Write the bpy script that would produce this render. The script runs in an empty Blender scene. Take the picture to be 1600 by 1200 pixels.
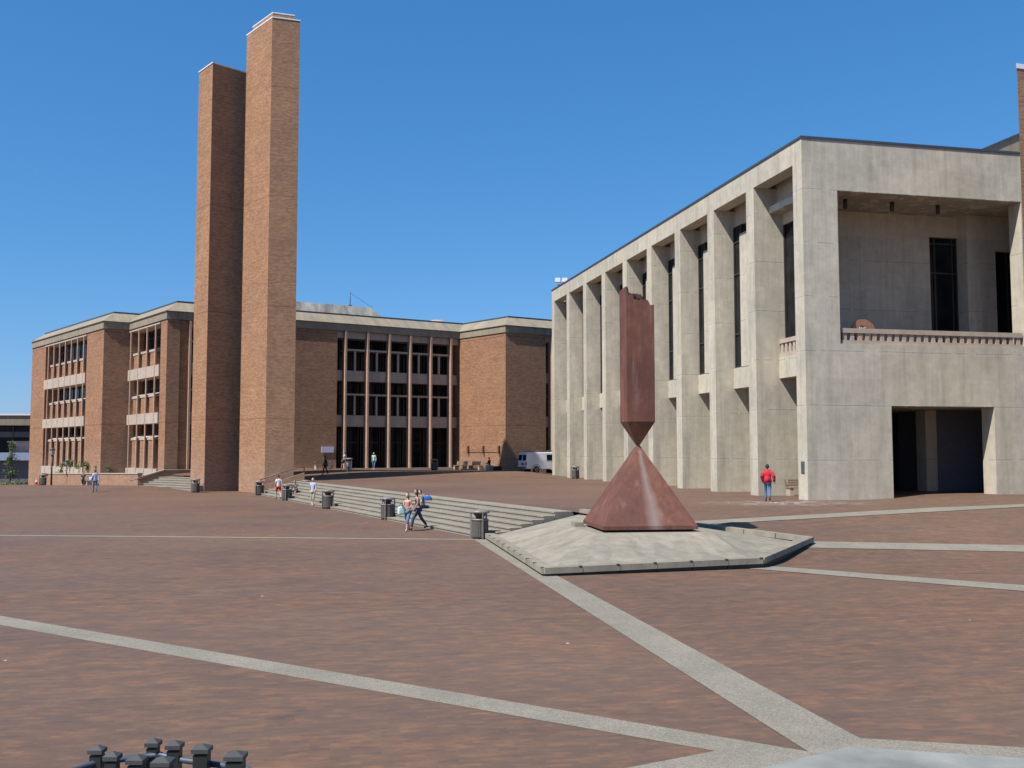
import bpy, bmesh, math, random
from mathutils import Vector, Matrix
random.seed(7)
R = math.radians
scene = bpy.context.scene
COL = scene.collection

# ------------------------------------------------------------------ camera
EYE = 3.45
cam_d = bpy.data.cameras.new('camera')
cam_d.sensor_width = 36.0
cam_d.lens = 35.0
cam_d.clip_start = 0.1
cam_d.clip_end = 5000
cam = bpy.data.objects.new('camera', cam_d)
cam.location = (0, 0, EYE)
cam.rotation_euler = (R(90 + 3.88), 0, 0)
COL.objects.link(cam)
scene.camera = cam
scene.render.resolution_x = 1024
scene.render.resolution_y = 768

# ------------------------------------------------------------------ light
SUN_AZ = 49.5      # the light travels towards this bearing, measured from +Y to +X
SUN_EL = 53.6
travel = Vector((math.sin(R(SUN_AZ)) * math.cos(R(SUN_EL)), math.cos(R(SUN_AZ)) * math.cos(R(SUN_EL)), -math.sin(R(SUN_EL))))
sun_d = bpy.data.lights.new('sun', 'SUN')
sun_d.energy = 5.0
sun_d.angle = R(0.5)
sun_d.color = (1.0, 0.965, 0.91)
sun = bpy.data.objects.new('sun', sun_d)
sun.rotation_euler = travel.to_track_quat('-Z', 'Y').to_euler()
sun.location = (-60, -60, 90)
COL.objects.link(sun)

world = bpy.data.worlds.new('World')
scene.world = world
world.use_nodes = True
wn = world.node_tree.nodes; wl = world.node_tree.links
wn.clear()
sky = wn.new('ShaderNodeTexSky'); sky.sky_type = 'NISHITA'
sky.sun_disc = False
sky.sun_elevation = R(SUN_EL)
sky.sun_rotation = R(180 + SUN_AZ)
sky.air_density = 1.0
sky.dust_density = 0.2
sky.ozone_density = 2.2
sky.altitude = 30
# per-channel contrast of the sky colour (the camera's rendering of a clear blue sky)
sepc = wn.new('ShaderNodeSeparateColor'); comc = wn.new('ShaderNodeCombineColor')
wl.new(sky.outputs[0], sepc.inputs[0])
for ch, (gain, gam) in enumerate(((0.27, 1.08), (0.82, 0.69), (1.48, 0.62))):
    pw = wn.new('ShaderNodeMath'); pw.operation = 'POWER'; pw.inputs[1].default_value = gam
    ml = wn.new('ShaderNodeMath'); ml.operation = 'MULTIPLY'; ml.inputs[1].default_value = gain
    wl.new(sepc.outputs[ch], pw.inputs[0]); wl.new(pw.outputs[0], ml.inputs[0]); wl.new(ml.outputs[0], comc.inputs[ch])
bg = wn.new('ShaderNodeBackground'); bg.inputs['Strength'].default_value = 0.13
wo = wn.new('ShaderNodeOutputWorld')
wl.new(comc.outputs[0], bg.inputs['Color']); wl.new(bg.outputs[0], wo.inputs['Surface'])
scene.view_settings.view_transform = 'Standard'
scene.view_settings.look = 'None'
scene.view_settings.exposure = 0.42
scene.view_settings.gamma = 1.0

# ------------------------------------------------------------------ node helpers
class NT:
    def __init__(s, name):
        s.m = bpy.data.materials.new(name); s.m.use_nodes = True
        s.t = s.m.node_tree; s.t.nodes.clear()
        s.out = s.t.nodes.new('ShaderNodeOutputMaterial')
        s.b = s.t.nodes.new('ShaderNodeBsdfPrincipled')
        s.t.links.new(s.b.outputs[0], s.out.inputs[0])
    def n(s, typ, **kw):
        nd = s.t.nodes.new('ShaderNode' + typ)
        for k, v in kw.items():
            setattr(nd, k, v)
        return nd
    def l(s, a, b): s.t.links.new(a, b)
    def val(s, sock, v):
        if hasattr(v, 'is_output') or isinstance(v, bpy.types.NodeSocket): s.l(v, sock)
        else: sock.default_value = v
    def math(s, op, a, b=None, c=None, clamp=False):
        nd = s.n('Math', operation=op, use_clamp=clamp)
        s.val(nd.inputs[0], a)
        if b is not None: s.val(nd.inputs[1], b)
        if c is not None: s.val(nd.inputs[2], c)
        return nd.outputs[0]
    def noise(s, vec, scale, detail=4, rough=0.55, dim='3D'):
        nd = s.n('TexNoise', noise_dimensions=dim)
        if vec is not None: s.l(vec, nd.inputs['Vector'])
        nd.inputs['Scale'].default_value = scale; nd.inputs['Detail'].default_value = detail; nd.inputs['Roughness'].default_value = rough
        return nd.outputs['Fac']
    def ramp(s, fac, stops, interp='LINEAR'):
        nd = s.n('ValToRGB'); nd.color_ramp.interpolation = interp
        e = nd.color_ramp.elements
        while len(e) < len(stops): e.new(0.5)
        for i, (p, c) in enumerate(stops):
            e[i].position = p; e[i].color = (c[0], c[1], c[2], 1) if hasattr(c, '__len__') else (c, c, c, 1)
        s.l(fac, nd.inputs[0]); return nd.outputs[0]
    def mix(s, fac, a, b, mode='MIX'):
        nd = s.n('Mix', data_type='RGBA', blend_type=mode)
        s.val(nd.inputs[0], fac)
        for sock, v in ((nd.inputs[6], a), (nd.inputs[7], b)):
            if isinstance(v, bpy.types.NodeSocket): s.l(v, sock)
            else: sock.default_value = (v[0], v[1], v[2], 1)
        return nd.outputs[2]
    def vmul(s, vec, k):
        nd = s.n('VectorMath', operation='MULTIPLY'); s.l(vec, nd.inputs[0]); nd.inputs[1].default_value = k
        return nd.outputs[0]
    def comb(s, x, y, z):
        nd = s.n('CombineXYZ')
        s.val(nd.inputs[0], x); s.val(nd.inputs[1], y); s.val(nd.inputs[2], z)
        return nd.outputs[0]
    def sep(s, v):
        nd = s.n('SeparateXYZ'); s.l(v, nd.inputs[0]); return nd.outputs
    def geo(s): return s.n('NewGeometry').outputs
    def bump(s, h, strength=0.3, dist=0.02):
        nd = s.n('Bump'); nd.inputs['Strength'].default_value = strength; nd.inputs['Distance'].default_value = dist
        s.l(h, nd.inputs['Height']); s.l(nd.outputs[0], s.b.inputs['Normal'])
    def wall_uv(s):
        g = s.geo()
        cr = s.n('VectorMath', operation='CROSS_PRODUCT'); s.l(g['True Normal'], cr.inputs[0]); cr.inputs[1].default_value = (0, 0, 1)
        dt = s.n('VectorMath', operation='DOT_PRODUCT'); s.l(g['Position'], dt.inputs[0]); s.l(cr.outputs[0], dt.inputs[1])
        z = s.sep(g['Position'])[2]
        return dt.outputs['Value'], z, g
    def base(s, c): s.val(s.b.inputs['Base Color'], c if isinstance(c, bpy.types.NodeSocket) else (c[0], c[1], c[2], 1))
    def rough(s, r): s.val(s.b.inputs['Roughness'], r)

def simple(name, c, rough=0.6, metal=0.0, var=0.12, scale=6.0):
    t = NT(name); g = t.geo()
    n = t.noise(g['Position'], scale, 4)
    k = t.ramp(n, [(0.3, 1 - var), (0.7, 1 + var)])
    t.base(t.mix(1.0, c, k, 'MULTIPLY')); t.rough(rough); t.b.inputs['Metallic'].default_value = metal
    return t.m

def m_brick(name, tones, mortar=(0.36, 0.30, 0.25), dark=1.0):
    t = NT(name); u, z, g = t.wall_uv()
    v = t.comb(u, z, 0.0)
    br = t.n('TexBrick', offset=0.5)
    t.l(v, br.inputs['Vector'])
    br.inputs['Color1'].default_value = (0.0, 0, 0, 1); br.inputs['Color2'].default_value = (1, 1, 1, 1)
    br.inputs['Mortar'].default_value = (0.5, 0.5, 0.5, 1)
    br.inputs['Scale'].default_value = 1.0; br.inputs['Mortar Size'].default_value = 0.007; br.inputs['Mortar Smooth'].default_value = 0.3
    br.inputs['Brick Width'].default_value = 0.30; br.inputs['Row Height'].default_value = 0.09
    band = t.noise(t.comb(t.math('MULTIPLY', u, 0.35), t.math('MULTIPLY', z, 5.5), 0.0), 1.0, 5, 0.65)
    blot = t.noise(t.comb(t.math('MULTIPLY', u, 0.25), t.math('MULTIPLY', z, 0.22), 3.0), 1.0, 4, 0.6)
    big = t.noise(t.comb(t.math('MULTIPLY', u, 1.6), t.math('MULTIPLY', z, 1.1), 9.0), 1.0, 4, 0.7)
    f = t.math('ADD', t.math('MULTIPLY', t.sep(br.outputs['Color'])[0], 0.34), t.math('MULTIPLY', band, 0.62))
    c = t.ramp(f, [(0.12, tones[0]), (0.42, tones[1]), (0.62, tones[2]), (0.88, tones[3])])
    c = t.mix(t.math('MULTIPLY', br.outputs['Fac'], 0.75), c, mortar)
    c = t.mix(1.0, c, t.ramp(blot, [(0.3, (0.88, 0.88, 0.92)), (0.7, (1.10, 1.07, 1.02))]), 'MULTIPLY')
    c = t.mix(1.0, c, t.ramp(big, [(0.3, 0.92), (0.7, 1.07)]), 'MULTIPLY')
    # movement joints and a slightly bleached course band near the ground
    jz = t.math('ABSOLUTE', t.math('SUBTRACT', t.math('FRACT', t.math('DIVIDE', t.math('SUBTRACT', z, 6.2), 9.4)), 0.5))
    c = t.mix(t.math('MULTIPLY', t.math('GREATER_THAN', jz, 0.4965), 0.45), c, (0.08, 0.05, 0.04))
    salt = t.math('MULTIPLY', t.ramp(t.math('DIVIDE', z, 6.0), [(0.25, 1.0), (0.75, 0.0)]), t.noise(t.comb(t.math('MULTIPLY', u, 0.7), t.math('MULTIPLY', z, 0.6), 5.0), 1.0, 4, 0.6))
    c = t.mix(t.math('MULTIPLY', salt, 0.35), c, (0.42, 0.33, 0.27))
    t.base(c); t.rough(0.9)
    t.b.inputs['Specular IOR Level'].default_value = 0.2
    t.bump(t.math('ADD', t.math('MULTIPLY', br.outputs['Fac'], -1.0), t.math('MULTIPLY', band, 0.5)), 0.5, 0.012)
    return t.m

def m_concrete(name, c, joints=True, streak=0.5, joint_step=2.78, joint_at=5.79, mott=0.0):
    t = NT(name); u, z, g = t.wall_uv()
    P = g['Position']
    n1 = t.noise(P, 0.35, 6, 0.62)
    n2 = t.noise(P, 2.2, 6, 0.65)
    n3 = t.noise(P, 22.0, 4, 0.6)
    st = t.noise(t.comb(t.math('MULTIPLY', u, 1.7), t.math('MULTIPLY', z, 0.13), 0.0), 1.0, 5, 0.6)
    st2 = t.noise(t.comb(t.math('MULTIPLY', u, 5.5), t.math('MULTIPLY', z, 0.25), 4.0), 1.0, 5, 0.7)
    k = t.ramp(n1, [(0.32, (0.87, 0.885, 0.90)), (0.5, (1.0, 1.0, 1.0)), (0.7, (1.07, 1.06, 1.04))])
    col = t.mix(1.0, c, k, 'MULTIPLY')
    col = t.mix(1.0, col, t.ramp(n2, [(0.28, (0.86, 0.86, 0.84)), (0.72, (1.09, 1.09, 1.09))]), 'MULTIPLY')
    col = t.mix(streak, col, t.mix(1.0, col, t.ramp(st, [(0.3, (0.74, 0.75, 0.72)), (0.5, (1, 1, 1)), (0.75, (1.1, 1.1, 1.08))]), 'MULTIPLY'))
    col = t.mix(streak, col, t.mix(1.0, col, t.ramp(st2, [(0.3, (0.84, 0.84, 0.82)), (0.6, (1.03, 1.03, 1.03))]), 'MULTIPLY'))
    col = t.mix(1.0, col, t.ramp(n3, [(0.3, 0.95), (0.7, 1.05)]), 'MULTIPLY')
    if mott:
        n4 = t.noise(P, 0.55, 7, 0.72); n5 = t.noise(P, 1.6, 6, 0.75)
        col = t.mix(mott, col, t.mix(1.0, col, t.ramp(n4, [(0.36, (0.66, 0.68, 0.68)), (0.50, (1.0, 1.0, 1.0)), (0.62, (1.20, 1.17, 1.10))]), 'MULTIPLY'))
        col = t.mix(mott, col, t.mix(1.0, col, t.ramp(n5, [(0.34, (0.80, 0.80, 0.78)), (0.60, (1.08, 1.08, 1.08))]), 'MULTIPLY'))
    h = t.math('ADD', n2, t.math('MULTIPLY', n3, 0.4))
    if joints:
        wob = t.math('MULTIPLY', t.math('SUBTRACT', t.noise(P, 0.5, 3), 0.5), 0.10)
        q = t.math('DIVIDE', t.math('SUBTRACT', t.math('ADD', z, wob), joint_at), joint_step)
        fr = t.math('FRACT', t.math('ADD', q, 20.5))
        d = t.math('MULTIPLY', t.math('ABSOLUTE', t.math('SUBTRACT', fr, 0.5)), joint_step)
        line = t.math('MULTIPLY', t.math('LESS_THAN', d, 0.022), t.math('GREATER_THAN', t.noise(P, 1.3, 3), 0.44))
        edge = t.ramp(d, [(0.0, 1.0), (0.16, 0.0)])
        lev = t.math('FLOOR', t.math('ADD', q, 20.5))
        wn_ = t.n('TexWhiteNoise', noise_dimensions='1D'); t.l(t.math('ADD', lev, t.math('FLOOR', t.math('MULTIPLY', u, 0.27))), wn_.inputs['W'])
        col = t.mix(1.0, col, t.ramp(wn_.outputs[0], [(0, (0.93, 0.935, 0.93)), (1, (1.06, 1.06, 1.05))]), 'MULTIPLY')
        col = t.mix(t.math('MULTIPLY', line, 0.45), col, (0.10, 0.095, 0.085))
        col = t.mix(t.math('MULTIPLY', t.math('MULTIPLY', edge, st2), 0.22), col, (0.62, 0.61, 0.57))
        h = t.math('SUBTRACT', h, t.math('MULTIPLY', line, 1.5))
    t.base(col); t.rough(0.88); t.b.inputs['Specular IOR Level'].default_value = 0.25
    t.bump(h, 0.35, 0.02)
    return t.m

def m_paving(name):
    t = NT(name); g = t.geo(); P = g['Position']
    mp = t.n('Mapping'); mp.inputs['Rotation'].default_value = (0, 0, R(-9)); t.l(P, mp.inputs['Vector'])
    V = mp.outputs[0]
    br = t.n('TexBrick', offset=0.5); t.l(V, br.inputs['Vector'])
    br.inputs['Color1'].default_value = (0, 0, 0, 1); br.inputs['Color2'].default_value = (1, 1, 1, 1); br.inputs['Mortar'].default_value = (0.5, 0.5, 0.5, 1)
    br.inputs['Scale'].default_value = 1.0; br.inputs['Brick Width'].default_value = 0.24; br.inputs['Row Height'].default_value = 0.085
    br.inputs['Mortar Size'].default_value = 0.004; br.inputs['Mortar Smooth'].default_value = 0.4; br.inputs['Bias'].default_value = 0.0
    a = t.noise(t.vmul(V, (0.95, 1.8, 1)), 1.1, 8, 0.72)
    b = t.noise(t.vmul(V, (0.10, 0.16, 1)), 1.0, 5, 0.6)
    c2 = t.noise(t.vmul(V, (2.6, 5.2, 1)), 1.0, 4, 0.7)
    f = t.math('ADD', t.math('MULTIPLY', t.sep(br.outputs['Color'])[0], 0.13), t.math('ADD', t.math('MULTIPLY', a, 0.60), t.math('MULTIPLY', c2, 0.42)))
    col = t.ramp(f, [(0.30, (0.054, 0.037, 0.030)), (0.46, (0.092, 0.054, 0.038)), (0.58, (0.124, 0.069, 0.043)), (0.78, (0.235, 0.108, 0.052))])
    col = t.mix(t.math('MULTIPLY', br.outputs['Fac'], 0.7), col, (0.10, 0.08, 0.07))
    tone = t.ramp(b, [(0.34, (0.84, 0.84, 0.90)), (0.5, (1, 1, 1)), (0.66, (1.18, 1.08, 0.98))])
    col = t.mix(1.0, col, tone, 'MULTIPLY')
    # foot-worn dust: greyer, paler film in wide patches
    dst = t.noise(t.vmul(V, (0.05, 0.09, 1)), 1.0, 6, 0.65)
    col = t.mix(t.ramp(dst, [(0.38, 0.08), (0.62, 0.30)]), col, (0.19, 0.132, 0.095))
    # gum spots and bleached specks
    vo = t.n('TexVoronoi', feature='F1'); t.l(P, vo.inputs['Vector']); vo.inputs['Scale'].default_value = 0.85
    spot = t.math('MULTIPLY', t.math('LESS_THAN', vo.outputs['Distance'], 0.030), t.math('GREATER_THAN', t.sep(vo.outputs['Color'])[0], 0.72))
    col = t.mix(t.math('MULTIPLY', spot, 0.75), col, (0.62, 0.60, 0.56))
    # chalky salt traces in front of the concrete hall
    xyz = t.sep(P)
    dx = t.math('DIVIDE', t.math('SUBTRACT', xyz[0], 13.0), 4.6); dy = t.math('DIVIDE', t.math('SUBTRACT', xyz[1], 47.6), 2.6)
    r2 = t.math('ADD', t.math('MULTIPLY', dx, dx), t.math('MULTIPLY', dy, dy))
    msk = t.math('SUBTRACT', 1.0, r2, clamp=True)
    wv = t.noise(t.vmul(P, (0.55, 1.1, 1)), 1.0, 6, 0.7)
    ln = t.math('LESS_THAN', t.math('ABSOLUTE', t.math('SUBTRACT', wv, 0.52)), 0.013)
    col = t.mix(t.math('MULTIPLY', t.math('MULTIPLY', ln, msk), 0.75), col, (0.66, 0.62, 0.58))
    t.base(col)
    t.rough(t.ramp(a, [(0.3, 0.62), (0.7, 0.82)])); t.b.inputs['Specular IOR Level'].default_value = 0.32
    t.bump(t.math('SUBTRACT', t.math('MULTIPLY', c2, 0.6), br.outputs['Fac']), 0.35, 0.006)
    return t.m

def m_aggregate(name, c):
    t = NT(name); g = t.geo(); P = g['Position']
    n = t.noise(P, 60, 3, 0.7); n2 = t.noise(P, 0.8, 5, 0.65); n3 = t.noise(P, 9, 5, 0.7)
    vo = t.n('TexVoronoi', feature='F1'); t.l(P, vo.inputs['Vector']); vo.inputs['Scale'].default_value = 55
    col = t.mix(1.0, c, t.ramp(n, [(0.3, 0.62), (0.5, 1.0), (0.7, 1.3)]), 'MULTIPLY')
    col = t.mix(1.0, col, t.ramp(t.sep(vo.outputs['Color'])[0], [(0.0, 0.78), (1.0, 1.18)]), 'MULTIPLY')
    col = t.mix(1.0, col, t.ramp(n2, [(0.3, (0.82, 0.83, 0.82)), (0.7, (1.1, 1.1, 1.08))]), 'MULTIPLY')
    col = t.mix(1.0, col, t.ramp(n3, [(0.3, 0.9), (0.7, 1.07)]), 'MULTIPLY')
    t.base(col); t.rough(0.9); t.bump(n, 0.5, 0.01)
    return t.m

def m_rust(name):
    t = NT(name); g = t.geo(); P = g['Position']
    a = t.noise(P, 0.9, 6, 0.65); b = t.noise(P, 6, 6, 0.7); c = t.noise(t.vmul(P, (3.5, 3.5, 0.35)), 1.0, 5, 0.65)
    col = t.ramp(a, [(0.32, (0.115, 0.044, 0.030)), (0.50, (0.142, 0.054, 0.035)), (0.62, (0.170, 0.068, 0.040)), (0.78, (0.23, 0.095, 0.045))])
    col = t.mix(1.0, col, t.ramp(c, [(0.3, (0.82, 0.84, 0.86)), (0.7, (1.12, 1.11, 1.11))]), 'MULTIPLY')
    col = t.mix(t.ramp(c, [(0.56, 0.0), (0.76, 0.30)]), col, (0.30, 0.23, 0.24))
    col = t.mix(1.0, col, t.ramp(b, [(0.3, 0.88), (0.7, 1.1)]), 'MULTIPLY')
    # grey run-off streak down the front of the pyramid, widening towards its foot
    xyz = t.sep(P)
    drop = t.math('SUBTRACT', 3.75, xyz[2])
    cx = t.math('ADD', t.math('ADD', 4.33, t.math('MULTIPLY', drop, 0.14)), t.math('MULTIPLY', t.math('SUBTRACT', t.noise(P, 1.5, 4), 0.5), 0.14))
    dd = t.math('DIVIDE', t.math('ABSOLUTE', t.math('SUBTRACT', xyz[0], cx)), t.math('ADD', 0.05, t.math('MULTIPLY', t.math('MAXIMUM', drop, 0.0), 0.11)))
    sm = t.math('MULTIPLY', t.math('MULTIPLY', t.math('SUBTRACT', 1.0, dd, clamp=True), t.math('LESS_THAN', xyz[2], 3.75)), t.math('LESS_THAN', xyz[1], 34.2))
    col = t.mix(t.math('MULTIPLY', sm, 0.42), col, (0.33, 0.29, 0.26))
    t.base(col); t.rough(t.ramp(b, [(0.3, 0.52), (0.7, 0.72)])); t.b.inputs['Metallic'].default_value = 0.0
    t.b.inputs['Specular IOR Level'].default_value = 0.40
    t.bump(t.math('ADD', b, c), 0.12, 0.01)
    return t.m

def m_glass(name, c=(0.012, 0.014, 0.016), rough=0.06, blinds=False):
    t = NT(name); g = t.geo()
    n = t.noise(g['Position'], 0.9, 3, 0.5)
    t.base(t.mix(1.0, c, t.ramp(n, [(0.35, 0.6), (0.65, 1.5)]), 'MULTIPLY')); t.rough(rough)
    t.b.inputs['IOR'].default_value = 1.2
    t.bump(n, 0.03, 0.05)
    return t.m

def m_leaf(name, a, b):
    t = NT(name); g = t.geo()
    n = t.noise(g['Position'], 2.5, 4, 0.7)
    t.base(t.ramp(n, [(0.3, a), (0.7, b)])); t.rough(0.6)
    return t.m

def m_weathered(name):
    t = NT(name); u, z, g = t.wall_uv()
    st = t.noise(t.comb(t.math('MULTIPLY', u, 0.9), t.math('MULTIPLY', z, 0.25), 0.0), 1.0, 5, 0.7)
    c = t.ramp(st, [(0.38, (0.15, 0.14, 0.12)), (0.5, (0.27, 0.255, 0.21)), (0.62, (0.38, 0.35, 0.29))])
    t.base(c); t.rough(0.8)
    return t.m

BR = ((0.190, 0.088, 0.046), (0.290, 0.148, 0.076), (0.365, 0.200, 0.104), (0.450, 0.262, 0.140))
M = dict(
    brick=m_brick('tower_brick', BR),
    hallbrick=m_brick('hall_brick', tuple(tuple(v * k for v, k in zip(c, (0.93, 0.90, 0.92))) for c in BR)),
    conc=m_concrete('board_marked_concrete', (0.495, 0.444, 0.358), mott=0.0, streak=0.65),
    conc2=m_concrete('pale_precast_concrete', (0.43, 0.35, 0.285), joints=False, streak=0.35),
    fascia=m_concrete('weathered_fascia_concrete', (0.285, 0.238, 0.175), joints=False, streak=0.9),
    mound=m_concrete('stained_mound_concrete', (0.275, 0.242, 0.192), joints=False, streak=0.8, mott=0.3),
    paving=m_paving('red_brick_paving'),
    strip=m_aggregate('exposed_aggregate', (0.235, 0.205, 0.158)),
    step=m_aggregate('step_concrete', (0.265, 0.23, 0.18)),
    rust=m_rust('weathering_steel'),
    glass=m_glass('dark_window_glass'),
    black=simple('unlit_black', (0.012, 0.012, 0.012), 0.9),  # near-black colour standing in for unlit depth
    bronze=simple('dark_bronze_frame', (0.035, 0.030, 0.026), 0.5),
    metal=simple('dark_grey_metal', (0.055, 0.055, 0.058), 0.45, 0.5),
    flash=simple('roof_flashing', (0.075, 0.08, 0.09), 0.5, 0.3),
    roof=simple('gravel_roof', (0.22, 0.21, 0.20), 0.9),
    weath=m_weathered('weathered_roof_sheet'),
    white=simple('white_paint', (0.72, 0.72, 0.73), 0.4, 0, 0.04),
    van=simple('white_vehicle_paint', (0.74, 0.73, 0.72), 0.25, 0, 0.04),
    tyre=simple('tyre_rubber', (0.02, 0.02, 0.02), 0.8),
    chrome=simple('steel_rim', (0.30, 0.30, 0.30), 0.35, 0.7),
    red=simple('red_lens', (0.35, 0.02, 0.02), 0.3),
    bin=m_aggregate('bin_aggregate', (0.088, 0.078, 0.068)),
    binlid=simple('bin_lid_paint', (0.20, 0.165, 0.15), 0.4, 0.0),
    wood=simple('weathered_bench_wood', (0.22, 0.15, 0.11), 0.7, 0, 0.25, 14),
    slate=simple('blue_grey_stone', (0.21, 0.21, 0.19), 0.9, 0, 0.3, 1.2),
    copper=simple('brown_sign_board', (0.30, 0.15, 0.085), 0.6, 0, 0.15),
    leaf=m_leaf('green_leaves', (0.045, 0.085, 0.020), (0.12, 0.17, 0.05)),
    leaf2=m_leaf('shrub_leaves', (0.05, 0.08, 0.022), (0.17, 0.20, 0.07)),
    bark=simple('tree_bark', (0.09, 0.07, 0.05), 0.9),
    skin=simple('light_skin', (0.55, 0.33, 0.24), 0.55, 0, 0.05),
    skin2=simple('tan_skin', (0.38, 0.21, 0.14), 0.55, 0, 0.05),
    skin3=simple('brown_skin', (0.13, 0.075, 0.05), 0.55, 0, 0.05),
    hairb=simple('brown_hair', (0.055, 0.030, 0.018), 0.6),
    hairk=simple('dark_hair', (0.014, 0.011, 0.010), 0.6),
    hairg=simple('fair_hair', (0.26, 0.18, 0.10), 0.6),
    denim=simple('blue_denim', (0.10, 0.17, 0.27), 0.85, 0, 0.2, 12),
    denimd=simple('dark_denim', (0.035, 0.055, 0.09), 0.85, 0, 0.2, 12),
    pinkc=simple('pink_cloth', (0.50, 0.22, 0.20), 0.85),
    redc=simple('red_jacket_cloth', (0.50, 0.018, 0.035), 0.7, 0, 0.15),
    reds=simple('red_shorts_cloth', (0.42, 0.015, 0.02), 0.8),
    blackc=simple('black_cloth', (0.013, 0.013, 0.015), 0.85),
    greyc=simple('grey_cloth', (0.10, 0.105, 0.12), 0.85),
    whitec=simple('white_cloth', (0.66, 0.65, 0.66), 0.85, 0, 0.06),
    lilac=simple('pale_blue_cloth', (0.42, 0.45, 0.62), 0.85, 0, 0.2, 14),
    khaki=simple('khaki_cloth', (0.40, 0.36, 0.25), 0.85),
    greenc=simple('pale_green_cloth', (0.36, 0.60, 0.47), 0.85),
    bluec=simple('bright_blue_cloth', (0.03, 0.16, 0.52), 0.7),
    mint=simple('mint_bag_cloth', (0.48, 0.66, 0.60), 0.7, 0, 0.15, 10),
    cone=simple('orange_cone_plastic', (0.75, 0.14, 0.05), 0.5),
    pinkp=simple('pink_stucco', (0.52, 0.33, 0.28), 0.85),
    bluep=simple('blue_grey_panel', (0.26, 0.31, 0.42), 0.6),
    greyp=simple('grey_panel', (0.13, 0.13, 0.15), 0.8),
    lamp=simple('lamp_glass', (0.30, 0.30, 0.28), 0.3),
    plate=simple('grey_plaque', (0.11, 0.13, 0.16), 0.4, 0.3),
    sign=simple('pale_sign_panel', (0.55, 0.60, 0.72), 0.5, 0, 0.03),
    rack=simple('dark_post_paint', (0.022, 0.024, 0.022), 0.5),
    cap=simple('grey_post_cap', (0.055, 0.056, 0.052), 0.6, 0.0),
    rail=simple('blue_grey_tube', (0.07, 0.09, 0.12), 0.5, 0.3),
    copperrail=simple('brown_handrail', (0.20, 0.10, 0.07), 0.5, 0.3),
)

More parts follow.
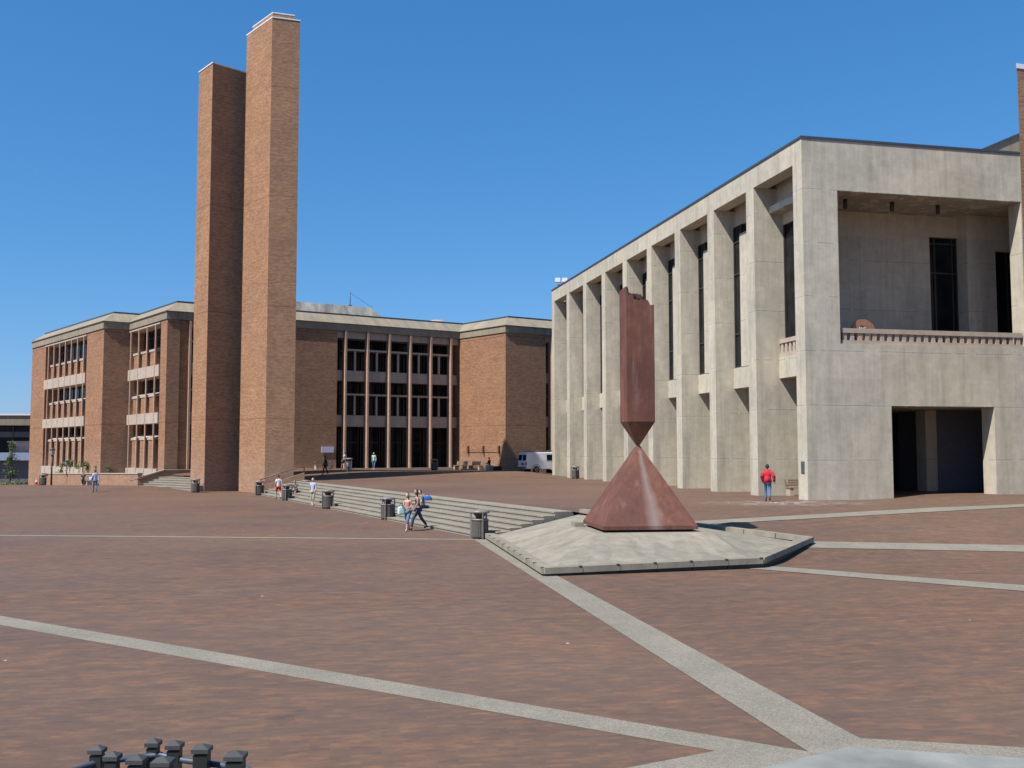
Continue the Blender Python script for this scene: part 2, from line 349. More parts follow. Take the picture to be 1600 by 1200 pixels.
# ------------------------------------------------------------------ mesh helpers
class MB:
    def __init__(s): s.v = []; s.f = []; s.mi = []; s.sm = []
    def add(s, vs, fs, mi=0, smooth=False):
        o = len(s.v); s.v += [tuple(p) for p in vs]
        for f in fs: s.f.append(tuple(i + o for i in f)); s.mi.append(mi); s.sm.append(smooth)
        return s
    def box(s, x0, x1, y0, y1, z0, z1, mi=0, M4=None):
        vs = [(x0, y0, z0), (x1, y0, z0), (x1, y1, z0), (x0, y1, z0), (x0, y0, z1), (x1, y0, z1), (x1, y1, z1), (x0, y1, z1)]
        if M4 is not None: vs = [tuple(M4 @ Vector(v)) for v in vs]
        return s.add(vs, [(0, 3, 2, 1), (4, 5, 6, 7), (0, 1, 5, 4), (1, 2, 6, 5), (2, 3, 7, 6), (3, 0, 4, 7)], mi)
    def prism(s, poly, z0, z1, mi=0):   # poly: CCW (x, y); z0/z1 number or list
        n = len(poly)
        a = z0 if hasattr(z0, '__len__') else [z0] * n
        b = z1 if hasattr(z1, '__len__') else [z1] * n
        vs = [(p[0], p[1], a[i]) for i, p in enumerate(poly)] + [(p[0], p[1], b[i]) for i, p in enumerate(poly)]
        fs = [tuple(range(n - 1, -1, -1)), tuple(range(n, 2 * n))] + [(i, (i + 1) % n, n + (i + 1) % n, n + i) for i in range(n)]
        return s.add(vs, fs, mi)
    def tube(s, pts, rad, seg=8, mi=0, cap=True, smooth=True):
        pts = [Vector(p) for p in pts]; n = len(pts)
        rs = rad if hasattr(rad, '__len__') else [rad] * n
        vs = []; up = Vector((0, 0, 1))
        for i, p in enumerate(pts):
            d = (pts[min(i + 1, n - 1)] - pts[max(i - 1, 0)])
            if d.length < 1e-6: d = Vector((0, 0, 1))
            d.normalize()
            a = d.cross(up if abs(d.z) < 0.9 else Vector((0, 1, 0))).normalized(); b = d.cross(a).normalized()
            for k in range(seg):
                t = 2 * math.pi * k / seg
                vs.append(p + a * math.cos(t) * rs[i] + b * math.sin(t) * rs[i])
        fs = []
        for i in range(n - 1):
            for k in range(seg):
                k2 = (k + 1) % seg
                fs.append((i * seg + k, i * seg + k2, (i + 1) * seg + k2, (i + 1) * seg + k))
        s.add(vs, fs, mi, smooth)
        if cap:
            o = len(s.v) - n * seg
            s.f.append(tuple(o + k for k in range(seg - 1, -1, -1))); s.mi.append(mi); s.sm.append(False)
            s.f.append(tuple(o + (n - 1) * seg + k for k in range(seg))); s.mi.append(mi); s.sm.append(False)
        return s
    def lathe(s, prof, seg=24, mi=0, c=(0, 0, 0), smooth=True, flute=0.0):
        vs = []
        for r, z in prof:
            for k in range(seg):
                t = 2 * math.pi * k / seg
                rr = r * (1 - (flute if k % 2 else 0))
                vs.append((c[0] + rr * math.cos(t), c[1] + rr * math.sin(t), c[2] + z))
        n = len(prof); fs = []
        for i in range(n - 1):
            for k in range(seg):
                k2 = (k + 1) % seg
                fs.append((i * seg + k, i * seg + k2, (i + 1) * seg + k2, (i + 1) * seg + k))
        fs.append(tuple(range(seg - 1, -1, -1))); fs.append(tuple((n - 1) * seg + k for k in range(seg)))
        return s.add(vs, fs, mi, smooth)
    def build(s, name, mat, parent=None, loc=None, rz=None, kind=None):
        me = bpy.data.meshes.new(name)
        me.from_pydata(s.v, [], s.f)
        for m in (mat if isinstance(mat, (list, tuple)) else [mat]): me.materials.append(m)
        for p, mi, sm in zip(me.polygons, s.mi, s.sm): p.material_index = mi; p.use_smooth = sm
        me.update()
        bm = bmesh.new(); bm.from_mesh(me); bmesh.ops.recalc_face_normals(bm, faces=bm.faces); bm.to_mesh(me); bm.free()
        o = bpy.data.objects.new(name, me); COL.objects.link(o)
        if parent: o.parent = parent
        if loc: o.location = loc
        if rz is not None: o.rotation_euler = (0, 0, rz)
        if kind: o['kind'] = kind
        return o

def tag(o, label, cat, group=None):
    o['label'] = label; o['category'] = cat
    if group: o['group'] = group
    return o

def thing(name, label, cat, loc=(0, 0, 0), rz=0.0, group=None):
    o = bpy.data.objects.new(name, None); COL.objects.link(o)
    o.empty_display_size = 0.3
    o.location = loc; o.rotation_euler = (0, 0, rz)
    return tag(o, label, cat, group)

def dup(root, loc, rz, label, group=None):
    r = root.copy(); COL.objects.link(r); r.location = loc; r.rotation_euler = (0, 0, rz); r['label'] = label
    if group: r['group'] = group
    for ch in list(root.children):
        c = ch.copy(); COL.objects.link(c); c.parent = r
        for g in list(ch.children):
            d = g.copy(); COL.objects.link(d); d.parent = c
    return r

def S(x):
    x = max(0.0, min(1.0, x)); return x * x * (3 - 2 * x)

# ------------------------------------------------------------------ ground
A_ = (-1.0, 39.4); B_ = (0.88, 27.85); C_ = (7.43, 29.8); D_ = (10.35, 34.6); F_ = (2.9, 40.8)
def z_low(X, Y):
    return S((Y - 80) / 10) * S((-24 - X) / 8) * max(-1.6, 0.38 - 0.0324 * max(0.0, Y - 91))
def z_up(X, Y):
    q = -0.2 * X + 0.98 * Y
    rr = max(0.0, min(1.0, (q - 29.0) / 10.3))
    up = 1.0 + 0.50 * S((Y - 84) / 14) * S((5.5 - X) / 5) + 0.15 * S((-X - 8) / 10) * S((Y - 88) / 10) + 0.2 * S((X - 17) / 7) * S((Y - 44) / 7)
    return rr * up
ST0, ST1 = (2.75, 40.3), (-17.16, 82.5)            # top edge of the stairs
SB0, SB1 = (-1.0, 39.3), (-20.9, 81.3)             # bottom edge of the stairs
bound = [(28.6, 6.9), (34.6, 9.9), (40.3, 2.75), (82.5, -17.16), (85.6, -20.0), (88.9, -22.8), (89.0, -24.5), (91.5, -31.8), (93.2, -30.5), (150.0, -30.5)]
def xl(Y):
    for (a, xa), (b, xb) in zip(bound, bound[1:]):
        if Y <= b: return xa + (xb - xa) * (Y - a) / (b - a)
    return bound[-1][1]

def axis(lo, hi, fine0, fine1, step, far):
    r = []; x = fine0
    while x < fine1 + 1e-6: r.append(x); x += step
    return [lo + (fine0 - lo) * k / far for k in range(far)] + r + [fine1 + (hi - fine1) * (k + 1) / far for k in range(far)]
xs = axis(-1500, 1500, -80, 40, 2.0, 5); ys = axis(-400, 3000, 10, 140, 2.0, 5)
mb = MB(); vs = [(x, y, z_low(x, y)) for y in ys for x in xs]; nx = len(xs)
mb.add(vs, [(j * nx + i, j * nx + i + 1, (j + 1) * nx + i + 1, (j + 1) * nx + i) for j in range(len(ys) - 1) for i in range(nx - 1)], 0, True)
mb.build('lower_plaza', M['paving'], kind='structure')

rows = []; y = 28.6
while y < 60: rows.append(y); y += 0.5
while y <= 150: rows.append(y); y += 1.0
nc = 60; vs = []
for y in rows:
    a = xl(y); b = 70.0
    for k in range(nc + 1):
        f = (k / nc) ** 1.35
        x = a + (b - a) * f
        vs.append((x, y, z_up(x, y) + 0.004))
mb = MB(); mb.add(vs, [(j * (nc + 1) + i, j * (nc + 1) + i + 1, (j + 1) * (nc + 1) + i + 1, (j + 1) * (nc + 1) + i) for j in range(len(rows) - 1) for i in range(nc)], 0, True)
mb.build('upper_plaza', M['paving'], kind='structure')

def zg(X, Y):
    if Y > 28.6 and X > xl(Y): return max(z_up(X, Y), 0.0) + 0.004
    return z_low(X, Y)

def strip(name, a0, b0, a1, b1, zf, lift, step=0.5, mat='strip'):
    # a0->a1 one edge, b0->b1 the other
    L = math.dist(a0, a1); n = max(2, int(L / step)); w = 3; vs = []
    for i in range(n + 1):
        f = i / n
        p = (a0[0] + (a1[0] - a0[0]) * f, a0[1] + (a1[1] - a0[1]) * f); q = (b0[0] + (b1[0] - b0[0]) * f, b0[1] + (b1[1] - b0[1]) * f)
        for k in range(w + 1):
            g = k / w; x = p[0] + (q[0] - p[0]) * g; yy = p[1] + (q[1] - p[1]) * g
            vs.append((x, yy, zf(x, yy) + lift))
    m = MB(); m.add(vs, [(i * (w + 1) + k, i * (w + 1) + k + 1, (i + 1) * (w + 1) + k + 1, (i + 1) * (w + 1) + k) for i in range(n) for k in range(w)])
    return m.build(name, M[mat], kind='structure')
flat = lambda x, y: 0.0
strip('paving_band', (-30.2, 34.25), (-29.6, 33.05), (3.55, 11.63), (3.15, 11.21), flat, 0.004)
strip('paving_band', (-1.52, 39.5), (-0.9, 39.5), (3.55, 10.9), (4.42, 11.0), flat, 0.008)
strip('paving_band', (3.9, 12.30), (3.8, 11.6), (14.0, 10.10), (13.8, 9.35), flat, 0.012)
strip('paving_band', (-3.5, 8.4), (-3.1, 7.7), (2.85, 12.0), (3.3, 11.3), flat, 0.016)
strip('paving_band', (7.3, 30.6), (7.0, 29.6), (21.0, 19.9), (20.2, 18.6), lambda x, y: zg(x, y), 0.012)
strip('paving_band', (9.9, 35.0), (9.6, 33.8), (40.0, 35.2), (39.0, 33.9), lambda x, y: zg(x, y), 0.014)
strip('paving_band', (6.5, 38.6), (6.3, 37.7), (38.0, 52.2), (38.0, 50.9), lambda x, y: zg(x, y), 0.016)
strip('paving_band', (-60.0, 45.35), (-60.0, 44.95), (-1.3, 39.62), (-1.3, 39.22), flat, 0.006)

# stairs: seven risers between the two levels
def stairs(name, b0, b1, nrm, n, rise0, rise1, tread, z0f, mat='step', over=0.9):
    m = MB()
    for i in range(n):
        o0 = i * tread; o1 = (n - 1) * tread + over
        zt = rise0 + (rise1 - rise0) * (i + 1) / n
        p = [(b0[0] + nrm[0] * o0, b0[1] + nrm[1] * o0), (b1[0] + nrm[0] * o0, b1[1] + nrm[1] * o0),
             (b1[0] + nrm[0] * (o0 + tread + 0.0), b1[1] + nrm[1] * (o0 + tread)), (b0[0] + nrm[0] * (o0 + tread), b0[1] + nrm[1] * (o0 + tread))]
        if i == n - 1:
            p[2] = (b1[0] + nrm[0] * o1, b1[1] + nrm[1] * o1); p[3] = (b0[0] + nrm[0] * o1, b0[1] + nrm[1] * o1)
            zt += 0.012
        # every tread carries a slightly overhanging nosing above its darker riser
        pr = [(p[0][0] + nrm[0] * 0.03, p[0][1] + nrm[1] * 0.03), (p[1][0] + nrm[0] * 0.03, p[1][1] + nrm[1] * 0.03), p[2], p[3]]
        m.prism(list(reversed(pr)), -0.3, zt - 0.05)
        m.prism(list(reversed(p)), zt - 0.05, zt)
    return m.build(name, M[mat], kind='structure')
def unit(a, b):
    l = math.dist(a, b); return ((b[0] - a[0]) / l, (b[1] - a[1]) / l)
sd = unit(SB0, SB1); sn = (sd[1], -sd[0])
stairs('stairs', (SB0[0] - sd[0] * 0.0, SB0[1] - sd[1] * 0.0), SB1, sn, 7, 0.0, 1.0, 0.50, None)
G0, G1 = (-27.0, 85.0), (-34.3, 91.2)
gd = unit(G0, G1); gn = (gd[1], -gd[0])
stairs('side_stairs', G0, G1, gn, 5, 0.18, 1.12, 0.42, None, over=2.2)

# granite slab close to the camera
mb = MB(); mb.prism([(2.75, 11.10), (0.6, 9.0), (0.6, 7.6), (12.0, 7.6), (12.0, 9.75), (5.52, 11.47), (3.92, 11.85)], 0.0, 0.022)
mb.build('stone_path', M['slate'], kind='structure')

# ------------------------------------------------------------------ brick towers
def tower(label, c, h, d_left, w_left, d_right, w_right, group, ridge):
    a = Vector((c[0], c[1])); l = Vector(d_left) * w_left; r = Vector(d_right) * w_right
    t = thing('brick_tower', label, 'tower', (c[0], c[1], 0), 0, group)
    poly = [(0, 0), tuple(r), tuple(r + l), tuple(l)]
    m = MB(); m.prism(poly, -0.6, h); m.build('shaft', M['brick'], t)
    cx = sum(p[0] for p in poly) / 4; cy = sum(p[1] for p in poly) / 4
    def grow(k): return [(cx + (x - cx) * (1 + k), cy + (y - cy) * (1 + k)) for x, y in poly]
    m = MB(); m.prism(grow(0.02), h, h + 0.10); m.build('coping', M['white'], t)
    if ridge:
        p2 = [tuple(Vector(p) * 0.78 + (r + l) * 0.17) for p in poly]
        m = MB(); m.prism(p2, h + 0.10, h + 0.74); m.build('roof_upstand', M['brick'], t)
        m = MB(); m.prism([(cx + (x - cx) * 1.02, cy + (y - cy) * 1.02) for x, y in p2], h + 0.74, h + 0.82); m.build('upstand_coping', M['white'], t)
    return t
dl = (-0.648, 0.761)
tower('taller brick tower, right of the pair behind the stairs', (-20.43, 82.55), 40.35, dl, 4.84, (0.951, 0.309), 2.34, 'pair of brick towers', True)
tower('shorter brick tower, left of the pair, with a dark shaded face', (-26.35, 85.6), 37.6, dl, 2.95, (0.70, 0.714), 5.0, 'pair of brick towers', False)
# the third tower at the right edge of the picture
t3 = thing('brick_tower', 'brick tower cut by the right edge of the picture, in front of the concrete hall', 'tower', (23.38, 45.0, 0))
m = MB(); m.prism([(0, 0), (2.9, 0.9), (4.2, 4.6), (2.0, 3.4)], -0.2, 21.15); m.build('shaft', M['brick'], t3)
m = MB(); m.prism([(-0.06, -0.05), (2.98, 0.85), (4.25, 4.7), (1.95, 3.5)], 21.15, 21.38); m.build('coping', M['white'], t3)

# ------------------------------------------------------------------ brick hall behind (left wing, glazed bay, right pier)
k_ = 1.0
P1 = (-0.67, 104.0); Q1 = (-5.8, 110.1); Kk = (-32.5, 93.3); Mm = (-39.4, 102.1); Ll = (-41.5, 100.7); Nn = (-58.3, 120.5); Rr = (-0.67 + 0.846 * 34, 104 + 0.533 * 34)
hall = thing('brick_hall', 'long three-storey brick hall with concrete roof band behind the plaza', 'building', (0, 0, 0))
GZ = -1.5; WT = 15.95
class Fac:
    """Facade frame from A to B; outward normal points at the plaza."""
    def __init__(s, A, B, flip=1):
        s.A = Vector(A); s.d = Vector(unit(A, B)); s.L = math.dist(A, B)
        n = Vector((s.d.y, -s.d.x)); 
        if n.dot(Vector((0, -1))) < 0: n = -n
        s.n = n
    def p(s, t, o): q = s.A + s.d * t + s.n * o; return (q.x, q.y)
    def box(s, m, t0, t1, o0, o1, z0, z1, mi=0):
        m.prism([s.p(t0, o0), s.p(t1, o0), s.p(t1, o1), s.p(t0, o1)], z0, z1, mi)
def fac_solid(f, t0, t1, name='wall', th=2.4):
    m = MB(); f.box(m, t0, t1, -th, 0, GZ, WT); return m.build(name, M['hallbrick'], hall)

FLOORS = [(1.78, 6.15, 5.0), (7.15, 10.70, 9.2), (11.80, 15.80, 13.6)]
def recess_lit(f, t0, t1, fins):
    # brick back wall, glass strip above brick panels, spandrels, sun fins
    m = MB(); f.box(m, t0, t1, -2.4, -1.7, GZ, WT); m.build('wall', M['hallbrick'], hall)
    m = MB(); f.box(m, t0, t1, -1.69, -0.1, GZ, 0.95); m.build('plinth', M['hallbrick'], hall)
    for z in ((0.95, 1.80), (6.15, 7.17), (10.65, 11.75)):
        m = MB(); f.box(m, t0 + 0.02, t1 - 0.02, -1.68, 0.14, *z); m.build('spandrel', M['conc2'], hall)
    for zb, zt, cap in FLOORS:
        for a, b in zip(fins, fins[1:]):
            w = MB(); f.box(w, a + 0.12, b - 0.12, -1.30, -1.2, cap - 0.35, zt - 0.02); wi = w.build('window', M['glass'], hall)
            fr = MB(); f.box(fr, (a + b) / 2 - 0.05, (a + b) / 2 + 0.05, -1.2, -1.12, cap - 0.35, zt - 0.1); f.box(fr, a + 0.12, b - 0.12, -1.2, -1.13, zt - 1.0, zt - 0.92)
            fr.build('frame', M['bronze'], wi)
            m = MB(); f.box(m, a + 0.42, b - 0.36, -1.15, -0.12, zb, cap - 0.42); p = m.build('brick_panel', M['hallbrick'], hall)
            m = MB()
            q = [f.p(a + 0.22, -1.15), f.p(b - 0.20, -1.15), f.p(b - 0.20, -0.06), f.p(a + 0.22, -0.06)]
            m.prism(q, cap - 0.42, [cap + 0.12, cap + 0.12, cap - 0.20, cap - 0.20]); m.build('sill', M['conc2'], p)
    for t in fins:
        m = MB(); f.box(m, t - 0.09, t + 0.09, 0.02, 0.14, 0.95, 15.7); m.build('fin', M['hallfin'], hall)
    m = MB(); q = [f.p(t0 + 0.02, -1.5), f.p(t1 - 0.02, -1.5), f.p(t1 - 0.02, 0.10), f.p(t0 + 0.02, 0.10)]
    m.prism(q, 15.66, [15.94, 15.94, 15.80, 15.80]); m.build('sunshade', M['conc2'], hall)
def recess_bay(f, t0, t1, fins, mids=True, left=None):
    dp = 2.6
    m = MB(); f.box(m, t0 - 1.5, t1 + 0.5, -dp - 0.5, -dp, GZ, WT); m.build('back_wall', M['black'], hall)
    for z in ((6.05, 7.23), (10.80, 11.90)):
        m = MB(); f.box(m, t0 + 0.02, t1 - 0.02, -dp + 0.01, -0.55, *z); m.build('spandrel', M['conc2'], hall)
    m = MB(); f.box(m, t0 + 0.02, t1 - 0.02, -dp + 0.01, -0.3, 15.25, 15.94); m.build('soffit_beam', M['conc2'], hall)
    edges = [t0] + fins + [t1]
    for fl, (zb, zt) in enumerate(((1.62, 6.05), (7.23, 10.8), (11.9, 15.25))):
        for a, b in zip(edges, edges[1:]):
            w = MB(); f.box(w, a + 0.1, b - 0.1, -2.1, -2.05, zb, zt); wi = w.build('window', M['glass'], hall)
            fr = MB(); c = (a + b) / 2
            for x in (a + 0.12, c, b - 0.16): f.box(fr, x, x + 0.06, -2.04, -1.96, zb, zt)
            f.box(fr, a + 0.12, b - 0.1, -2.04, -1.97, zb + (zt - zb) * 0.62, zb + (zt - zb) * 0.62 + 0.08)
            fr.build('frame', M['bronze'], wi)
            if fl and b - a > 1.6:
                zl = (9.38, 14.04)[fl - 1]
                s_ = MB(); f.box(s_, a + 0.2, b - 0.14, -1.5, -0.2, zl - 0.09, zl + 0.09); sh = s_.build('ledge', M['conc2'], hall)
                s_ = MB(); f.box(s_, c - 0.10, c + 0.10, -0.62, -0.42, zb, zl - 0.09); s_.build('post', M['conc2'], sh)
    for t in fins:
        m = MB()
        m.prism([f.p(t - 0.10, -0.7), f.p(t + 0.10, -0.7), f.p(t + 0.10, 0.16), f.p(t - 0.10, 0.16)], 1.5, 15.9); m.build('fin', M['hallfin'], hall)
M['hallfin'] = simple('pinkish_fin_concrete', (0.42, 0.27, 0.19), 0.85, 0, 0.15, 3)

fLN = Fac(Ll, Nn); fac_solid(fLN, 0, 5.3); fac_solid(fLN, 20.3, fLN.L + 0.01)
recess_lit(fLN, 5.3, 20.3, [6.0 + 2.13 * i for i in range(7)])
fLM = Fac(Ll, Mm); fac_solid(fLM, 0.01, fLM.L + 3.0, th=0.8)
fMK = Fac(Mm, Kk); fac_solid(fMK, 9.45, fMK.L); recess_lit(fMK, 0.05, 9.45, [0.75, 3.25, 5.75, 8.25])
fQK = Fac(Q1, Kk)
recess_bay(fQK, 0.0, 14.46, [1.12, 3.60, 6.08, 8.56, 11.05, 13.55]); fac_solid(fQK, 14.46, 20.0)
recess_bay(fQK, 20.0, 30.35, [22.0, 24.5, 27.0, 29.4]); fac_solid(fQK, 30.35, fQK.L - 0.01)
fPQ = Fac(P1, Q1); fac_solid(fPQ, 0.01, fPQ.L + 2.6, th=2.0)
fPR = Fac(P1, Rr); fac_solid(fPR, 0.02, 5.1); recess_bay(fPR, 5.1, 15.0, [5.9, 8.3, 10.8, 13.3]); fac_solid(fPR, 15.0, fPR.L)

outline = [Nn, Ll, Mm, Kk, Q1, P1, Rr]
def offset_line(pts, o):
    res = []
    for i, p in enumerate(pts):
        ns = []
        for a, b in ((i - 1, i), (i, i + 1)):
            if a >= 0 and b < len(pts):
                d = unit(pts[a], pts[b]); ns.append(Vector((d[1], -d[0])))   # outward: right of travel
        n = ns[0] if len(ns) == 1 else (ns[0] + ns[1]) / (1 + ns[0].dot(ns[1]))
        res.append((p[0] + n.x * o, p[1] + n.y * o))
    return res
back = [(30, 160), (-20, 165), (-46, 134)]
def sheet_ring(m, o0, z0, o1, z1, mi=0):
    a = offset_line(outline, o0); b = offset_line(outline, o1)
    vs = [(x, y, z0) for x, y in a] + [(x, y, z1) for x, y in b]; n = len(a)
    m.add(vs, [(i, i + 1, n + i + 1, n + i) for i in range(n - 1)], mi)
m = MB()
for (o0, z0, o1, z1) in ((-0.6, 15.952, 0.10, 15.952), (0.10, 15.952, 0.10, 16.66), (0.10, 16.66, -0.2, 16.66)): sheet_ring(m, o0, z0, o1, z1)
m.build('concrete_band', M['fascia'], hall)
m = MB()
sheet_ring(m, 0.20, 16.662, 0.22, 16.72); sheet_ring(m, 0.22, 16.72, -1.35, 17.78); sheet_ring(m, -0.2, 16.662, 0.20, 16.662)
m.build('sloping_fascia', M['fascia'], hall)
m = MB(); sheet_ring(m, -1.30, 17.75, -1.30, 17.92); sheet_ring(m, -1.30, 17.92, -1.6, 17.92); m.build('roof_edge', M['flash'], hall)
m = MB(); m.add([(x, y, 17.85) for x, y in offset_line(outline, -1.4) + back], [tuple(range(len(outline) + 3))]); m.build('roof', M['roof'], hall)
m = MB(); full = [Nn] + [(-46, 134), (-20, 165), (30, 160), Rr]
for a, b in zip(full, full[1:]):
    m.add([(a[0], a[1], GZ), (b[0], b[1], GZ), (b[0], b[1], 17.0), (a[0], a[1], 17.0)], [(0, 1, 2, 3)])
m.build('back_wall', M['hallbrick'], hall)
# low concrete kerb along the foot of the bay
f = fQK; m = MB(); f.box(m, 0.0, 20, 0.0, 0.5, 1.2, 1.72); f.box(m, 0.0, 14.46, -2.59, 0.0, 1.2, 1.62); m.build('plinth', M['conc2'], hall)
f = fPQ; m = MB(); f.box(m, 0.1, f.L, 0.0, 0.35, 1.0, 1.56); m.build('plinth', M['conc2'], hall)
# rooftop block with tapered weathered sides
bx0, bx1 = (-36, 112), (-13.2, 126.2)
rd = Vector(unit(Kk, Q1)); rn = Vector((rd.y, -rd.x))
def rp(s, o, z): q = Vector((-39, 108.5)) + rd * s - rn * o; return (q.x, q.y, z)
m = MB()
lo = [rp(7, 0, 17.86), rp(30.2, 0, 17.86), rp(30.2, 12, 17.86), rp(7, 12, 17.86)]; hi = [rp(9.5, 2.0, 21.5), rp(26.4, 2.0, 21.5), rp(26.4, 10, 21.5), rp(9.5, 10, 21.5)]
m.add(lo + hi, [(0, 1, 5, 4), (1, 2, 6, 5), (2, 3, 7, 6), (3, 0, 4, 7), (4, 5, 6, 7)])
pent = m.build('rooftop_block', M['weath'], hall)
m = MB(); a = Vector(rp(24.0, 3.0, 21.5)); m.tube([a, a + Vector((0, 0, 1.9))], 0.045, 6); m.tube([a + Vector((0, 0, 1.8)), a + Vector((2.6, 1.6, 0.15))], 0.02, 5)
m.box(a.x - .2, a.x + .2, a.y - .2, a.y + .2, a.z, a.z + .25)
m.build('antenna', M['metal'], pent)
m = MB(); m.lathe([(1.1, 0), (1.1, 0.35), (0.7, 0.55), (0.05, 0.6)], 20, 0, (-8.6, 113.2, 17.86)); m.build('roof_vent', M['conc2'], hall)

# sign on the hall wall, wall rail with brackets
f = fQK
m = MB(); f.box(m, 14.75, 16.1, 0.03, 0.08, 3.35, 3.95)
sg = m.build('wall_sign', M['sign'], None); tag(sg, 'small pale blue sign on the brick wall beside the glazed bay', 'sign')
f = fPQ
rl = thing('wall_rail', 'thin rail on three brackets on the lit brick wall', 'rail', (0, 0, 0))
z = 3.62
m = MB(); p0 = f.p(0.9, 0.2); p1 = f.p(6.3, 0.2); m.tube([(p0[0], p0[1], z), (p1[0], p1[1], z)], 0.03, 6); m.build('bar', M['copperrail'], rl)
for t in (0.95, 3.6, 6.25):
    m = MB(); f.box(m, t - 0.09, t + 0.09, 0.0, 0.24, z - 0.40, z + 0.42); m.build('bracket', M['copperrail'], rl)

# brick planter wall, parapet and handrail
W0 = (-34.06, 91.0); W1 = (-52.0, 112.0)
pl = thing('planter_wall', 'long low brick planter wall in front of the left wing', 'wall', (0, 0, 0))
fw = Fac(W0, W1); n = 10
m = MB()
for i in range(n):
    a, b = fw.L * i / n, fw.L * (i + 1) / n
    za = 1.40 - 0.46 * i / n; zb_ = 1.40 - 0.46 * (i + 1) / n
    m.prism([fw.p(a, -0.4), fw.p(b, -0.4), fw.p(b, 0), fw.p(a, 0)], -1.2, [za, zb_, zb_, za])
m.build('brickwork', M['hallbrick'], pl)
m = MB(); m.prism([fw.p(-0.02, -0.45), fw.p(fw.L, -0.45), fw.p(fw.L, 0.06), fw.p(-0.02, 0.06)], [1.40, 0.94, 0.94, 1.40], [1.50, 1.04, 1.04, 1.50]); m.build('coping', M['conc2'], pl)
m = MB(); m.prism([fw.p(0.0, -4.5), fw.p(fw.L, -4.5), fw.p(fw.L, -0.4), fw.p(0.0, -0.4)], -1, [1.2, .8, .8, 1.2]); m.build('soil', M['bark'], pl)
m = MB(); fw.box(m, -0.0, 0.9 * fw.L, 0.0, 0.5, -1, -0.0); 
pa = thing('stair_parapet', 'dark brick parapet with sloping end beside the left steps', 'wall', (0, 0, 0))
fp = Fac(W0, (W0[0] + 0.846 * 9.5, W0[1] + 0.533 * 9.5))
m = MB(); m.prism([fp.p(0.0, -0.35), fp.p(0.0, 0), fp.p(2.3, 0), fp.p(2.3, -0.35)], -0.5, [1.02, 1.02, 1.72, 1.72]); m.prism([fp.p(2.3, -0.35), fp.p(2.3, 0), fp.p(9.5, 0), fp.p(9.5, -0.35)], -0.5, 1.72)
m.build('brickwork', M['hallbrick'], pa)
m = MB(); m.prism([fp.p(-0.05, -0.4), fp.p(-0.05, 0.05), fp.p(2.3, 0.05), fp.p(2.3, -0.4)], [1.02, 1.02, 1.722, 1.722], [1.09, 1.09, 1.79, 1.79]); m.prism([fp.p(2.3, -0.4), fp.p(2.3, 0.05), fp.p(9.5, 0.05), fp.p(9.5, -0.4)], 1.722, 1.79)
m.build('coping', M['conc2'], pa)
m = MB(); pts = [fp.p(-0.7, 0.12) + (0.85,), fp.p(0.1, 0.12) + (0.95,), fp.p(2.4, 0.12) + (1.66,)]
m.tube(pts, 0.05, 6); m.build('handrail', M['copperrail'], pa)
# low wall with rail right of the tall tower
lw = thing('stair_rail_wall', 'sloping low brick wall with brown handrail at the foot of the tall tower', 'wall', (0, 0, 0))
a = Vector((-20.35, 81.2)); b = Vector((-17.15, 82.6))
fz = Fac(tuple(a), tuple(b))
m = MB(); m.prism([fz.p(0, 0), fz.p(0, -0.35), fz.p(fz.L, -0.35), fz.p(fz.L, 0)], -0.1, [0.62, 0.62, 1.70, 1.70]); m.build('brickwork', M['hallbrick'], lw)
m = MB(); hp = [fz.p(-0.1, -0.17) + (1.15,), fz.p(fz.L * 0.45, -0.17) + (1.72,), fz.p(fz.L - 0.2, -0.17) + (2.22,), fz.p(fz.L, -0.17) + (2.1,), fz.p(fz.L, -0.17) + (1.7,)]
m.tube(hp, 0.05, 6)
m.tube([fz.p(0.05, -0.17) + (0.6,), fz.p(0.05, -0.17) + (1.2,)], 0.04, 6); m.tube([fz.p(fz.L * 0.5, -0.17) + (1.1,), fz.p(fz.L * 0.5, -0.17) + (1.75,)], 0.04, 6)
m.build('handrail', M['copperrail'], lw)

# ------------------------------------------------------------------ concrete hall on the right
# local axes: x = along the entrance front (u), y = along the long side (t)
KC = (14.86, 50.2); KR = R(12.5)
kane = thing('concrete_hall', 'grey concrete hall with a row of tall fins and an open upper loggia', 'building', (KC[0], KC[1], 0), KR)
RT = 19.55; BB = 18.36
PITCH = 5.467; FW = 0.96
def kb(name, mat, *boxes, parent=None):
    m = MB()
    for b in boxes: m.box(*b)
    return m.build(name, M[mat] if isinstance(mat, str) else mat, parent or kane)
LW = 50.2
# fins (k=0 is the corner pier)
for k in range(1, 10):
    t = PITCH * k
    kb('fin', 'conc', (0, 2.6 if k > 1 else 3.4, t, t + FW, -0.3, BB))
kb('corner_pier', 'conc', (0, 1.98, 0, FW, -0.3, 16.9))
# beam over the fins and the front
kb('eaves_beam', 'conc', (0.0, 0.9, FW + 0.0, LW, BB, RT - 0.02))
kb('front_beam', 'conc', (0.0, 30, 0.0, FW, 16.9, RT - 0.021))
m = MB(); m.box(0.9, 3.4, FW, LW, BB + 0.35, RT - 0.3); m.build('soffit', M['conc'], kane)
m = MB(); m.box(1.45, 2.0, FW, LW, 17.35, BB + 0.34); m.build('soffit_beam', M['conc'], kane)
